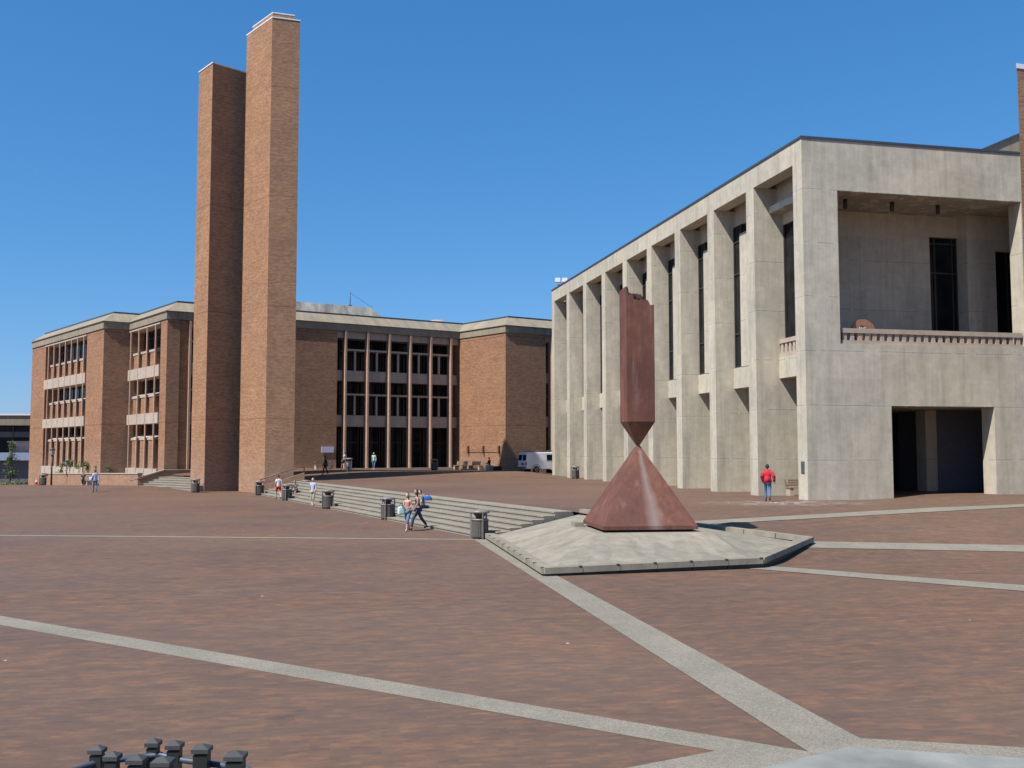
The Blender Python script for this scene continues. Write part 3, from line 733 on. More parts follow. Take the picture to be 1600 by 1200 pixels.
# recess wall and windows for bays 1..8
for k in range(1, 9):
    t0 = PITCH * k + FW; t1 = PITCH * (k + 1)
    kb('wall', 'conc', (2.6, 3.0, t0, t1, -0.3, BB + 0.34))
    m = MB(); m.box(1.20, 2.6, t0, t1, 7.30, 8.55)
    sb = m.build('sill_box', M['conc'], kane)
    ts = t1 - 1.10
    kb('window_panel', 'conc', (1.18, 2.59, t0, ts, 8.56, 16.7))
    m = MB(); m.box(1.36, 1.40, ts, t1 - 0.01, 8.555, 17.34); w = m.build('window', M['glass'], kane)
    m = MB()
    for z in (8.56, 10.6, 14.3, 16.3): m.box(1.29, 1.36, ts, t1 - 0.01, z, z + 0.09)
    for y in (ts, t1 - 0.08): m.box(1.285, 1.36, y, y + 0.07, 8.56, 17.3)
    m.build('frame', M['bronze'], w)
# side opening of the loggia (bay 0): a deep dark glazed slot above a small balcony
t0, t1 = FW, PITCH
kb('wall', 'conc', (3.4, 3.8, t0, t1, -0.3, 7.55))
kb('balcony_box', 'conc', (1.40, 3.4, t0, t1, 7.55, 8.75))
kb('soffit_beam', 'conc', (1.75, 2.6, t0, t1, 16.3, 17.34))
m = MB(); m.box(1.86, 1.90, t0, t1, 8.76, 16.29); w = m.build('window', M['glass'], kane)
m = MB()
for y in (t0, (t0 + t1) / 2, t1 - 0.09): m.box(1.79, 1.86, y, y + 0.08, 8.76, 16.29)
m.build('frame', M['bronze'], w)
kb('sun_block_wall', 'black', (1.9, 2.1, t0, t1, 8.76, 16.29))  # black backing added behind the glass to block sun into the loggia
def balustrade(x0, x1, y0, y1, zb, zt, n, along):
    m = MB(); m.box(x0, x1, y0, y1, zb, zb + 0.2)
    m.box(x0, x1, y0, y1, zt - 0.24, zt)
    b = m.build('balustrade', M['conc2'], kane)
    for i in range(n):
        s = MB()
        if along == 'x':
            c = x0 + (x1 - x0) * (i + 0.5) / n
            s.box(c - 0.11, c + 0.11, y0 + 0.05, y1 - 0.05, zb + 0.2, zt - 0.24)
        else:
            c = y0 + (y1 - y0) * (i + 0.5) / n
            s.box(x0 + 0.05, x1 - 0.05, c - 0.11, c + 0.11, zb + 0.2, zt - 0.24)
        s.build('baluster', M['conc2'], b)
balustrade(1.42, 1.72, FW + 0.02, PITCH - 0.02, 8.76, 9.75, 10, 'y')
balustrade(2.12, 12.85, 0.12, 0.42, 8.96, 9.78, 25, 'x')
# front wall with doorway
kb('front_wall', 'conc', (1.98, 4.80, 0.0, 0.95, -0.3, 5.79), (10.87, 30, 0.0, 1.0, -0.3, 5.79), (1.98, 30, 0.0, 0.95, 5.79, 8.955))
kb('loggia_pier', 'conc', (12.93, 15.0, 0.0, FW, 8.955, 16.9))
kb('front_upper_wall', 'conc', (15.0, 30, 0.0, FW, 8.955, 16.9))
# entrance passage
kb('passage_floor', 'paving', (4.8, 18, 0.95, 9, -0.3, 1.12))  # brick instead of concrete, for less bounced light in the passage
kb('passage_wall', 'conc', (4.3, 4.8, 0.95, 9, -0.3, 5.79))
kb('passage_ceiling', 'conc', (2.5, 19, 0.95, 9, 5.80, 6.2))
kb('passage_back_wall', 'greyp', (10.6, 19, 4.6, 9, 0.0, 5.79))  # grey set darker than the concrete for the dimness of the passage
kb('passage_dark_end', 'black', (4.8, 10.6, 8.2, 9, 0, 5.79))  # near-black panel stands in for the darkness deep in the passage
kb('passage_side_wall', 'conc', (18, 19, 1.0, 4.6, 0.0, 5.79))
kb('passage_column', 'conc', (9.9, 10.6, 4.5, 5.4, 0.8, 5.79))
# loggia interior
kb('loggia_floor', 'paving', (1.98, 30, 0.95, 6, 8.4, 8.95))  # dark paving in place of concrete to cut bounced light in the loggia
kb('loggia_ceiling', 'conc', (0.95, 30, FW, 6, 16.91, 17.3))
kb('loggia_back_wall', 'conc', (2.1, 10.05, 3.9, 4.3, 8.95, 16.9))
kb('loggia_back_wall', 'conc', (10.05, 11.95, 3.9, 4.3, 15.7, 16.9))
kb('loggia_back_wall', 'conc', (11.95, 13.8, 3.2, 4.3, 8.95, 16.9))
kb('loggia_back_wall', 'conc', (13.8, 15.7, 3.2, 3.6, 14.9, 16.9))
kb('loggia_back_wall', 'conc', (15.7, 30, 3.2, 3.6, 8.95, 16.9))
m = MB(); m.box(10.05, 11.95, 4.15, 4.2, 8.95, 15.7); w = m.build('loggia_window', M['glass'], kane)
m = MB()
for x in (10.05, 10.45, 11.6, 11.87): m.box(x, x + 0.08, 4.08, 4.15, 8.95, 15.7)
for z in (8.95, 10.0, 13.6, 15.3): m.box(10.05, 11.95, 4.07, 4.15, z, z + 0.09)
m.build('frame', M['bronze'], w)
m = MB(); m.box(13.8, 15.7, 3.5, 3.55, 8.95, 14.9); w = m.build('loggia_window', M['glass'], kane)
m = MB()
for x in (13.8, 14.7, 15.6): m.box(x, x + 0.08, 3.43, 3.5, 8.95, 14.9)
m.build('frame', M['bronze'], w)
for u in (3.4, 6.2, 9.0):
    m = MB(); m.lathe([(0.11, 0), (0.11, 0.5)], 12, 0, (u, 1.6, 16.42)); m.build('ceiling_lamp', M['bronze'], kane)
m = MB()
m.box(8.6, 14.5, 2.3, 2.34, 9.95, 10.0)
for i in range(40): m.box(8.6 + i * 0.15, 8.62 + i * 0.15, 2.3, 2.33, 8.95, 9.95)
m.build('inner_railing', M['bronze'], kane)
# roof and hidden sides
kb('roof', 'roof', (0.9, 30, FW, LW, RT - 0.28, RT - 0.05))
kb('roof_edge', 'flash', (-0.05, 0.25, -0.04, LW + 0.05, RT - 0.02, RT + 0.10), (0.25, 30, -0.045, 0.25, RT - 0.021, RT + 0.10))
kb('back_wall', 'conc', (2.0, 30, LW - 0.5, LW, -0.3, RT - 0.3), (29.5, 30, 0.97, LW - 0.5, -0.3, RT - 0.3))
# wedge-shaped rooflight
prf = [(10.4, 19.5), (30, 19.5), (30, 22.8), (17.95, 22.8)]
m = MB(); m.add([(u, 6.0, z) for u, z in prf] + [(u, 14.0, z) for u, z in prf], [(0, 1, 2, 3), (7, 6, 5, 4), (0, 4, 5, 1), (1, 5, 6, 2), (2, 6, 7, 3), (3, 7, 4, 0)]); m.build('rooflight', M['fascia'], kane)
prf = [(10.4, 19.5), (17.95, 22.8), (30, 22.8), (30, 22.92), (17.9, 22.92), (10.2, 19.55)]
m = MB(); m.add([(u, 5.9, z) for u, z in prf] + [(u, 14.1, z) for u, z in prf], [(0, 1, 4, 5), (1, 2, 3, 4), (11, 10, 7, 6), (10, 9, 8, 7), (5, 4, 10, 11), (4, 3, 9, 10), (0, 6, 7, 1), (1, 7, 8, 2)]); m.build('rooflight_edge', M['flash'], kane)
# roof device at the far end
dv = thing('roof_camera', 'pale double-headed floodlight unit on the far roof corner of the concrete hall', 'floodlight', (4.9, 98.4, 19.55))
m = MB(); m.tube([(0, 0, 0), (0, 0, 0.9)], 0.07, 8); m.build('pole', M['white'], dv)
for s in (-1, 1):
    m = MB(); m.box(s * 0.35 - 0.25, s * 0.35 + 0.25, -0.3, 0.3, 0.75, 1.15); m.build('lamp_head', M['white'], dv)
m = MB(); m.box(-0.32, 0.3, -0.15, 0.15, 0.25, 0.5); m.build('control_box', M['metal'], dv)
# plaque on the corner pier
pq = thing('wall_plaque', 'upright grey plaque on the near corner of the concrete hall', 'plaque', (KC[0], KC[1], 0), KR)
m = MB(); m.box(-0.035, -0.004, 0.30, 0.62, 2.35, 2.95); m.build('panel', M['plate'], pq)
m = MB()
for i in range(6): m.box(-0.039, -0.0355, 0.35, 0.57, 2.42 + i * 0.08, 2.44 + i * 0.08)
m.build('lettering', M['chrome'], pq)
# round sign behind the balustrade
rs = thing('round_sign', 'round brown sign leaning behind the loggia balustrade', 'sign', (KC[0], KC[1], 0), KR)
def disc(m, cx, cz, r, y0, y1, seg=40, mi=0):
    v = [(cx + r * math.cos(2 * math.pi * i / seg), y0, cz + r * math.sin(2 * math.pi * i / seg)) for i in range(seg)] + [(cx + r * math.cos(2 * math.pi * i / seg), y1, cz + r * math.sin(2 * math.pi * i / seg)) for i in range(seg)]
    m.add(v, [tuple(range(seg)), tuple(range(2 * seg - 1, seg - 1, -1))] + [(i, (i + 1) % seg, seg + (i + 1) % seg, seg + i) for i in range(seg)], mi)
m = MB(); disc(m, 3.75, 9.66, 0.70, 0.72, 0.84); m.build('disc', M['copper'], rs)
m = MB(); m.add([(3.52, 0.70, 10.08), (4.42, 0.70, 9.66), (4.42, 0.70, 9.55), (3.95, 0.70, 9.70), (3.72, 0.70, 9.86)], [(0, 1, 2, 3, 4)]); m.build('emblem', M['bronze'], rs)
m = MB()
for x in (3.50, 3.63): m.box(x, x + 0.045, 0.69, 0.715, 9.62, 9.92)
m.box(3.50, 3.675, 0.69, 0.715, 9.62, 9.66)
m.box(3.74, 3.785, 0.69, 0.715, 9.62, 9.92)
for z in (9.62, 9.75, 9.88): m.box(3.785, 3.89, 0.69, 0.715, z, z + 0.04)
m.build('lettering', M['white'], rs)

# ------------------------------------------------------------------ sculpture
SC = (4.33, 34.35); SR = R(7.5)
sc = thing('obelisk_sculpture', 'rust brown steel sculpture of an upturned broken obelisk balanced on a pyramid', 'sculpture', (SC[0], SC[1], 0), SR)
def fr(m, half0, z0, half1, z1, mi=0):
    v = [(-half0, -half0, z0), (half0, -half0, z0), (half0, half0, z0), (-half0, half0, z0), (-half1, -half1, z1), (half1, -half1, z1), (half1, half1, z1), (-half1, half1, z1)]
    m.add(v, [(0, 3, 2, 1), (4, 5, 6, 7), (0, 1, 5, 4), (1, 2, 6, 5), (2, 3, 7, 6), (3, 0, 4, 7)], mi)
m = MB(); fr(m, 1.60, 0.90, 1.60, 1.02); fr(m, 1.585, 1.02, 0.045, 3.68); m.build('pyramid', M['rust'], sc)
m = MB(); h = 0.49
fr(m, 0.04, 3.64, h, 4.47)
# hollow broken shaft: outer ring with a ragged top, inner ring and a floor
per = []; seg = 14
for a, b in (((-h, -h), (h, -h)), ((h, -h), (h, h)), ((h, h), (-h, h)), ((-h, h), (-h, -h))):
    for i in range(seg): per.append((a[0] + (b[0] - a[0]) * i / seg, a[1] + (b[1] - a[1]) * i / seg))
rng = random.Random(5)
def ht(x, y):
    fx = (x + h) / (2 * h); fy = (y + h) / (2 * h)
    if fx < 0.07: z = 9.10
    elif fy > 0.9: z = 9.07 - 0.10 * fx - 0.42 * S((fx - 0.78) / 0.2)
    elif fy < 0.05: z = 8.80 if fx < 0.26 else (8.64 if fx < 0.85 else 8.48)
    else: z = 8.48 + 0.08 * fy
    return z + rng.uniform(-0.02, 0.02)
n = len(per); hts = [ht(*p) for p in per]
vs = [(x, y, 4.47) for x, y in per] + [(x, y, z) for (x, y), z in zip(per, hts)] + [(x * 0.84, y * 0.84, z - 0.03) for (x, y), z in zip(per, hts)] + [(x * 0.84, y * 0.84, 8.25) for x, y in per]
fs = []
for i in range(n):
    j = (i + 1) % n
    fs += [(i, j, n + j, n + i), (n + i, n + j, 2 * n + j, 2 * n + i), (2 * n + i, 2 * n + j, 3 * n + j, 3 * n + i)]
fs.append(tuple(range(3 * n, 4 * n)))
m.add(vs, fs)
# torn plates inside the break
for i in range(5):
    x = -0.40 + i * 0.155; z0 = 8.25; z1 = 8.97 - 0.03 * i + rng.uniform(-.04, .05)
    m.add([(x, 0.05, z0), (x + 0.15, 0.12, z0), (x + 0.17, 0.30, z1 - 0.1), (x + 0.02, 0.16, z1), (x, 0.10, z0), (x + 0.15, 0.17, z0), (x + 0.17, 0.35, z1 - 0.1), (x + 0.02, 0.21, z1)],
          [(0, 1, 2, 3), (7, 6, 5, 4), (0, 4, 5, 1), (1, 5, 6, 2), (2, 6, 7, 3), (3, 7, 4, 0)])
m.build('shaft', M['rust'], sc)

bs = thing('sculpture_base', 'low sloping concrete mound with a stone rim under the sculpture', 'plinth', (0, 0, 0))
def ctr(u, v):
    c, s = math.cos(SR), math.sin(SR); return (SC[0] + u * c - v * s, SC[1] + u * s + v * c)
top = [ctr(-2.15, 1.9), ctr(-1.85, -1.75), ctr(1.95, -1.8), ctr(2.25, 0.2), ctr(1.9, 2.2)]
low = [(-0.95, 39.35, 0.10), (0.98, 28.0, 0.07), (7.30, 29.98, 0.10), (10.12, 34.6, 0.30), (2.9, 40.7, 0.95)]
TZ = 0.82
# fan the surface with a few intermediate rings so that it sags slightly like the cast concrete
def lerp(a, b, f): return tuple(x + (y - x) * f for x, y in zip(a, b))
tops = [(x, y, TZ) for x, y in top]
rings = []
def densify(r, k=8):
    o = []
    for i in range(len(r)):
        a, b = r[i], r[(i + 1) % len(r)]
        for j in range(k): o.append(lerp(a, b, j / k))
    return o
dt, dw = densify(tops), densify(low)
for f in (0, 0.25, 0.5, 0.75, 1.0):
    rings.append([(a[0] + (b[0] - a[0]) * f, a[1] + (b[1] - a[1]) * f, a[2] + (b[2] - a[2]) * f) for a, b in zip(dt, dw)])
vs = [p for r in rings for p in r]; n = len(dt)
m = MB(); m.add(vs, [(i * n + j, i * n + (j + 1) % n, (i + 1) * n + (j + 1) % n, (i + 1) * n + j) for i in range(4) for j in range(n)] + [tuple(range(n))])
m.add([(x, y, z) for x, y, z in low] + [(x, y, -0.2) for x, y, z in low], [(i, (i + 1) % 5, 5 + (i + 1) % 5, 5 + i) for i in range(5)])
m.build('mound', M['mound'], bs)
m = MB(); m.add([ctr(-1.45, -1.45) + (0.80,), ctr(1.45, -1.45) + (0.80,), ctr(1.45, 1.45) + (0.80,), ctr(-1.45, 1.45) + (0.80,), ctr(-1.45, -1.45) + (0.90,), ctr(1.45, -1.45) + (0.90,), ctr(1.45, 1.45) + (0.90,), ctr(-1.45, 1.45) + (0.90,)],
             [(0, 1, 5, 4), (1, 2, 6, 5), (2, 3, 7, 6), (3, 0, 4, 7), (4, 5, 6, 7)]); m.build('footing', M['black'], bs)  # black colour puts in the shaded gap under the pyramid
m = MB(); m.prism([ctr(-2.0, 1.0), ctr(-1.7, 1.0), ctr(-1.7, 1.75), ctr(-2.0, 1.75)], 0.80, 0.97); m.build('ledge', M['mound'], bs)
def rim(a, b, za, zb, nseg, notch=True):
    d = Vector(unit(a, b)); L = math.dist(a, b); nn = Vector((d.y, -d.x))
    cen = Vector((4.4, 34.5)); mid = (Vector(a) + Vector(b)) / 2
    if nn.dot(mid - cen) < 0: nn = -nn
    for i in range(nseg):
        t0 = L * i / nseg + 0.012; t1 = L * (i + 1) / nseg - 0.012
        z0 = za + (zb - za) * t0 / L; z1 = za + (zb - za) * t1 / L
        q = lambda t, o: tuple(Vector(a) + d * t + nn * o)
        m = MB()
        P_ = [q(t0, -0.30), q(t1, -0.30), q(t1, 0.06), q(t0, 0.06)]
        m.prism(P_, [z0 - 0.17, z1 - 0.17, z1 - 0.17, z0 - 0.17], [z0, z1, z1, z0])
        c = [q(t0, -0.22), q(t1, -0.22), q(t1, -0.05), q(t0, -0.05)]
        m.prism(c, [min(z0, z1) - 0.5] * 4, [z0 - 0.17, z1 - 0.17, z1 - 0.17, z0 - 0.17], 1)  # dark colour of this support stands in for the shadow beneath the rim
        o = m.build('rim_stone', [M['mound'], M['bronze']], bs)
        if notch:
            s = MB(); tc = t1 - 0.06; zc = z0 + (z1 - z0) * (tc - t0) / (t1 - t0)
            s.prism([q(tc - 0.045, -0.02), q(tc + 0.045, -0.02), q(tc + 0.045, 0.066), q(tc - 0.045, 0.066)], zc - 0.03, zc + 0.012); s.build('socket', M['bronze'], o)
rim(A_, B_, 0.25, 0.24, 10); rim(B_, C_, 0.24, 0.31, 6); rim(C_, D_, 0.31, 0.52, 5, False); rim(D_, F_, 0.52, 1.12, 8, False)

# ------------------------------------------------------------------ people
def cyl_between(m, a, b, ra, rb, seg=8): m.tube([a, b], [ra, rb], seg)
def skin_mesh(nodes, edges, sub=1):
    me = bpy.data.meshes.new('tmp'); me.from_pydata([n[0] for n in nodes], edges, [])
    ob = bpy.data.objects.new('tmp', me); COL.objects.link(ob)
    md = ob.modifiers.new('s', 'SKIN'); md.use_smooth_shade = True
    sv = me.skin_vertices[0].data
    for i, n in enumerate(nodes):
        r = n[1]; sv[i].radius = (r, r) if not hasattr(r, '__len__') else r
        sv[i].use_root = (i == 0)
    sb = ob.modifiers.new('u', 'SUBSURF'); sb.levels = sub; sb.render_levels = sub
    dg = bpy.context.evaluated_depsgraph_get(); dg.update()
    res = ob.evaluated_get(dg).to_mesh()
    v = [tuple(x.co) for x in res.vertices]; f = [tuple(p.vertices) for p in res.polygons]
    ob.evaluated_get(dg).to_mesh_clear()
    bpy.data.objects.remove(ob); bpy.data.meshes.remove(me)
    return v, f

def V(*a): return Vector(a)
def person(label, loc, face, H=1.75, pose='stand', skin='skin', hair='hairb', top='whitec', sleeves='short', bottom='denim', legs='long', shoes='blackc', female=False, longhair=False, arms=None, lean=0.0, stride=0.30, skirt=False, coat=False):
    """face: bearing the person looks towards, degrees from +Y to +X. Local forward is -Y."""
    k = H / 1.75
    root = thing('person', label, 'person', loc, math.pi - R(face), None)
    hipz = 0.93
    J = {}
    J['pel'] = V(0, 0, hipz)
    if pose == 'sit': J['pel'] = V(0, 0, 0.12)
    up = V(0, -math.sin(lean), math.cos(lean))
    J['waist'] = J['pel'] + up * 0.17
    J['chest'] = J['pel'] + up * 0.36
    J['neck'] = J['pel'] + up * 0.54
    J['head0'] = J['neck'] + up * 0.07 + V(0, -0.015, 0)
    hw = 0.095
    for s, nm in ((-1, 'L'), (1, 'R')):
        ph = (s if pose == 'walk' else 0.0)
        J['hip' + nm] = J['pel'] + V(s * hw, 0, -0.04)
        if pose == 'sit':
            J['knee' + nm] = J['hip' + nm] + V(s * 0.05, -0.42, 0.04)
            J['ank' + nm] = J['knee' + nm] + V(0, -0.06, -0.42)
        elif pose == 'walk':
            fwd = stride * ph
            J['knee' + nm] = V(s * hw, -fwd * 0.62 - 0.04, 0.50)
            J['ank' + nm] = V(s * hw * 0.8, -fwd * (0.95 if ph > 0 else 1.25), 0.085 if ph > 0 else 0.17)
        else:
            J['knee' + nm] = V(s * hw * 1.05, -0.02, 0.50); J['ank' + nm] = V(s * hw * 1.15, 0.0, 0.085)
        J['toe' + nm] = J['ank' + nm] + V(s * 0.02, -0.15, -0.055 if not (pose == 'walk' and ph < 0) else -0.10)
        J['heel' + nm] = J['ank' + nm] + V(0, 0.05, -0.045)
        sh = J['neck'] + V(s * (0.165 if not female else 0.145), 0, -0.045)
        J['sh' + nm] = sh
        am = (arms or {}).get(nm)
        if am: J['el' + nm] = sh + V(*am[0]); J['wr' + nm] = J['el' + nm] + V(*am[1])
        elif pose == 'sit': J['el' + nm] = sh + V(s * 0.06, -0.08, -0.26); J['wr' + nm] = J['el' + nm] + V(-s * 0.05, -0.22, -0.06)
        else:
            sw = -0.12 * ph
            J['el' + nm] = sh + V(s * 0.07, 0.03 - sw * 0.5 * -1, -0.28); J['wr' + nm] = J['el' + nm] + V(s * 0.01, -0.06 + sw, -0.24)
    names = ['pel', 'waist', 'chest', 'neck', 'head0']
    rad = {'pel': (0.150, 0.105), 'waist': (0.125 if not female else 0.11, 0.09), 'chest': (0.155 if not female else 0.135, 0.105), 'neck': 0.058, 'head0': 0.055}
    nodes = []; idx = {}
    def put(nm, p, r): idx[nm] = len(nodes); nodes.append((p * k, tuple(x * k for x in r) if hasattr(r, '__len__') else r * k))
    for nm in names: put(nm, J[nm], rad[nm])
    edges = [(0, 1), (1, 2), (2, 3), (3, 4)]
    for s, nm in ((-1, 'L'), (1, 'R')):
        for j, r in (('hip', 0.088), ('knee', 0.057), ('ank', 0.040), ('toe', 0.032)): put(j + nm, J[j + nm], r)
        edges += [(0, idx['hip' + nm]), (idx['hip' + nm], idx['knee' + nm]), (idx['knee' + nm], idx['ank' + nm]), (idx['ank' + nm], idx['toe' + nm])]
        for j, r in (('sh', 0.055), ('el', 0.040), ('wr', 0.027)): put(j + nm, J[j + nm], r)
        edges += [(idx['chest'], idx['sh' + nm]), (idx['sh' + nm], idx['el' + nm]), (idx['el' + nm], idx['wr' + nm])]
        d = (J['wr' + nm] - J['el' + nm]).normalized()
        pm = J['wr' + nm] + d * 0.075; put('palm' + nm, pm, 0.033); edges.append((idx['wr' + nm], idx['palm' + nm]))
    v, f = skin_mesh(nodes, edges)
    mb = MB(); mb.add(v, f, 0, True)
    # fingers: four unequal chains and a thumb from the side of the palm
    for s, nm in ((-1, 'L'), (1, 'R')):
        d = (J['wr' + nm] - J['el' + nm]).normalized(); side = d.cross(V(1, 0, 0)).normalized() if abs(d.x) < 0.9 else V(0, 1, 0)
        inn = d.cross(side).normalized() * (1 if s < 0 else -1)
        base = J['wr' + nm] + d * 0.06
        for q, ln in zip((-0.027, -0.009, 0.009, 0.027), (0.062, 0.074, 0.078, 0.066)):
            a = base + side * q; b = a + d * ln * 0.55 + inn * 0.008; c = b + d * ln * 0.5 + inn * 0.022
            mb.tube([a * k, b * k, c * k], [0.0095 * k, 0.009 * k, 0.007 * k], 5)
        a = J['wr' + nm] + d * 0.025 - side * 0.022; mb.tube([a * k, (a - side * 0.028 + d * 0.03 + inn * 0.01) * k, (a - side * 0.03 + d * 0.06 + inn * 0.02) * k], [0.012 * k, 0.0105 * k, 0.008 * k], 5)
    # head with face
    hc = J['head0'] + up * 0.115 + V(0, -0.01, 0)
    hv = []; hf = []; ns, nr = 14, 10
    for i in range(nr + 1):
        th = math.pi * i / nr
        for j in range(ns):
            ph = 2 * math.pi * j / ns
            x = math.sin(th) * math.cos(ph); y = math.sin(th) * math.sin(ph); z = math.cos(th)
            w = 1.0 - 0.28 * max(0, -z) ** 1.3
            px, py, pz = x * 0.076 * w, y * 0.096 * (1 - 0.12 * max(0, -z)), z * 0.122
            if y < -0.85 and -0.5 < z < 0.15: py -= 0.020 * (1 - abs(z + 0.15) * 2)          # nose
            if y < -0.55 and 0.02 < z < 0.35 and abs(x) > 0.2: py += 0.010                      # eye sockets
            hv.append(hc * k + V(px, py, pz) * k)
    for i in range(nr):
        for j in range(ns): hf.append((i * ns + j, i * ns + (j + 1) % ns, (i + 1) * ns + (j + 1) % ns, (i + 1) * ns + j))
    mb.add(hv, hf, 0, True)
    for s in (-1, 1):
        e = hc + V(s * 0.030, -0.083, 0.012); mb.lathe([(0.004 * k, -0.010 * k), (0.011 * k, 0), (0.004 * k, 0.008 * k)], 6, 1, tuple(e * k))
        a = hc + V(s * 0.076, 0.005, -0.005); mb.tube([(a + V(0, 0, -0.03)) * k, (a + V(s * 0.012, 0.008, 0.0)) * k, (a + V(0, 0, 0.03)) * k], [0.008 * k, 0.013 * k, 0.008 * k], 5)
    a = hc + V(-0.022, -0.083, -0.062); b = hc + V(0.022, -0.083, -0.062); mb.tube([a * k, b * k], 0.006 * k, 5, 2)
    body = mb.build('body', [M[skin], M['hairk'], M['pinkc']], root)
    # hair: a shell over the back and top of the head
    hm = MB(); vs = []; fs = []
    for i in range(nr + 1):
        th = math.pi * i / nr
        for j in range(ns):
            ph = 2 * math.pi * j / ns
            x = math.sin(th) * math.cos(ph); y = math.sin(th) * math.sin(ph); z = math.cos(th)
            g = 1.13 if (y > -0.25 or z > 0.62) else 0.86
            if z < -0.25 and not longhair: g = 0.86
            zz = z * 0.122 * g
            if longhair and y > 0.05 and z < -0.1: zz = z * 0.30
            vs.append((hc + V(x * 0.078 * g, y * 0.098 * g + 0.006, zz)) * k)
    hm.add(vs, hf, 0, True); hm.build('hair', M[hair], root)
    # clothes
    g = 0.020 if not coat else 0.075
    def sk(lst, eds, mat, nm_, sub=1):
        v, f = skin_mesh([(p * k, tuple(x * k for x in r) if hasattr(r, '__len__') else r * k) for p, r in lst], eds, sub)
        m_ = MB(); m_.add(v, f, 0, True); return m_.build(nm_, M[mat], root)
    tl = [(J['waist'], (rad['waist'][0] + g, rad['waist'][1] + g)), (J['chest'], (rad['chest'][0] + g, rad['chest'][1] + g)), (J['neck'] - up * 0.035, 0.075 + g * 0.6), (J['pel'] - up * 0.0, (0.152 + g, 0.108 + g))]
    te = [(0, 1), (1, 2), (0, 3)]
    for s, nm in ((-1, 'L'), (1, 'R')):
        if sleeves == 'none': continue
        b = len(tl); tl.append((J['sh' + nm], 0.062 + g * 0.7)); te.append((1, b))
        if sleeves == 'short': tl.append((J['sh' + nm].lerp(J['el' + nm], 0.62), 0.056 + g * 0.6)); te.append((b, b + 1))
        else:
            tl.append((J['el' + nm], 0.048 + g * 0.6)); tl.append((J['wr' + nm], 0.036 + g * 0.5)); te += [(b, b + 1), (b + 1, b + 2)]
    tp = sk(tl, te, top if not coat else coat, 'shirt' if not coat else 'jacket')
    if coat:
        for s, nm in ((-1, 'L'), (1, 'R')):
            m_ = MB(); m_.tube([J['sh' + nm].lerp(J['el' + nm], 0.35) * k, J['el' + nm] * k, J['wr' + nm] * k], [0.088 * k, 0.082 * k, 0.058 * k], 10); m_.build('sleeve', M['blackc'], root)
    if skirt:
        m_ = MB(); p = J['pel'] * k
        m_.lathe([(0.15 * k, 0.12 * k), (0.19 * k, -0.05 * k), (0.24 * k, -0.42 * k)], 16, 0, tuple(p)); m_.build('skirt', M[bottom], root)
    else:
        tl = [(J['pel'] + V(0, 0, 0.03), (0.155, 0.112))]; te = []
        for s, nm in ((-1, 'L'), (1, 'R')):
            b = len(tl); tl.append((J['hip' + nm], 0.103)); te.append((0, b))
            fr_ = {'long': None, 'short': 0.85, 'capri': None}[legs]
            if legs == 'short': tl.append((J['hip' + nm].lerp(J['knee' + nm], 0.8), 0.098)); te.append((b, b + 1))
            elif legs == 'capri': tl += [(J['knee' + nm], 0.078), (J['knee' + nm].lerp(J['ank' + nm], 0.4), 0.070)]; te += [(b, b + 1), (b + 1, b + 2)]
            else: tl += [(J['knee' + nm], 0.072), (J['knee' + nm].lerp(J['ank' + nm], 0.93), 0.062)]; te += [(b, b + 1), (b + 1, b + 2)]
        sk(tl, te, bottom, 'shorts' if legs == 'short' else 'trousers')
    for nm in 'LR':
        v, f = skin_mesh([(J['ank' + nm] * k + V(0, 0, -0.02) * k, 0.046 * k), (J['heel' + nm] * k, 0.040 * k), (J['toe' + nm] * k, (0.046 * k, 0.030 * k))], [(0, 1), (0, 2)])
        m_ = MB(); m_.add(v, f, 0, True); m_.build('shoe', M[shoes], root)
    return root

def onstep(s, i, o=0.28):
    q = Vector(SB0) + Vector(sd) * s + Vector(sn) * (i * 0.5 + o); return (q.x, q.y, (i + 1) / 7)
def G(x, y): return (x, y, zg(x, y))

person('man in a bulky red jacket and jeans walking away by the concrete hall', G(12.51, 48.94), 10, 1.80, 'walk', 'skin3', 'hairk', 'blackc', 'long', 'denim', 'long', 'blackc', coat='redc', stride=0.12,
       arms={'L': ((-0.12, 0.10, -0.24), (-0.02, -0.06, -0.22)), 'R': ((0.09, -0.02, -0.26), (-0.05, -0.10, -0.2))})
person('woman in a pink top and blue cropped jeans walking with a mint bag', G(-4.53, 43.54), 205, 1.64, 'walk', 'skin', 'hairb', 'pinkc', 'none', 'denim', 'capri', 'skin', True, True, stride=0.22,
       arms={'R': ((0.05, 0.06, -0.25), (-0.04, -0.18, -0.08)), 'L': ((-0.06, -0.05, -0.25), (0.05, -0.16, 0.02))})
person('woman in a black top and dark jeans striding beside the one in pink', G(-4.15, 44.3), 250, 1.76, 'walk', 'skin2', 'hairb', 'blackc', 'none', 'denimd', 'long', 'blackc', True, True, lean=0.10, stride=0.34)
sz = 3 / 7.0
person('person in a dark shirt sitting on the steps behind the two walking women', onstep(11.9, 3), 244, 1.75, 'sit', 'skin', 'hairb', 'greyc', 'short', 'denimd', 'long', 'blackc', lean=0.25)
person('person in red shorts and a white top walking past the stairs', G(-16.9, 72.4), 330, 1.72, 'walk', 'skin', 'hairk', 'whitec', 'short', 'reds', 'short', 'blackc', stride=0.3)
person('person in a grey shirt and black shorts sitting on the lower steps', onstep(37.4, 2), 200, 1.75, 'sit', 'skin2', 'hairb', 'greyc', 'short', 'blackc', 'short', 'blackc', lean=0.3)
person('man in a blue shirt and khaki shorts standing at the foot of the stairs', G(-12.73, 64.0), 200, 1.74, 'walk', 'skin', 'hairg', 'lilac', 'short', 'khaki', 'capri', 'whitec', stride=0.08)
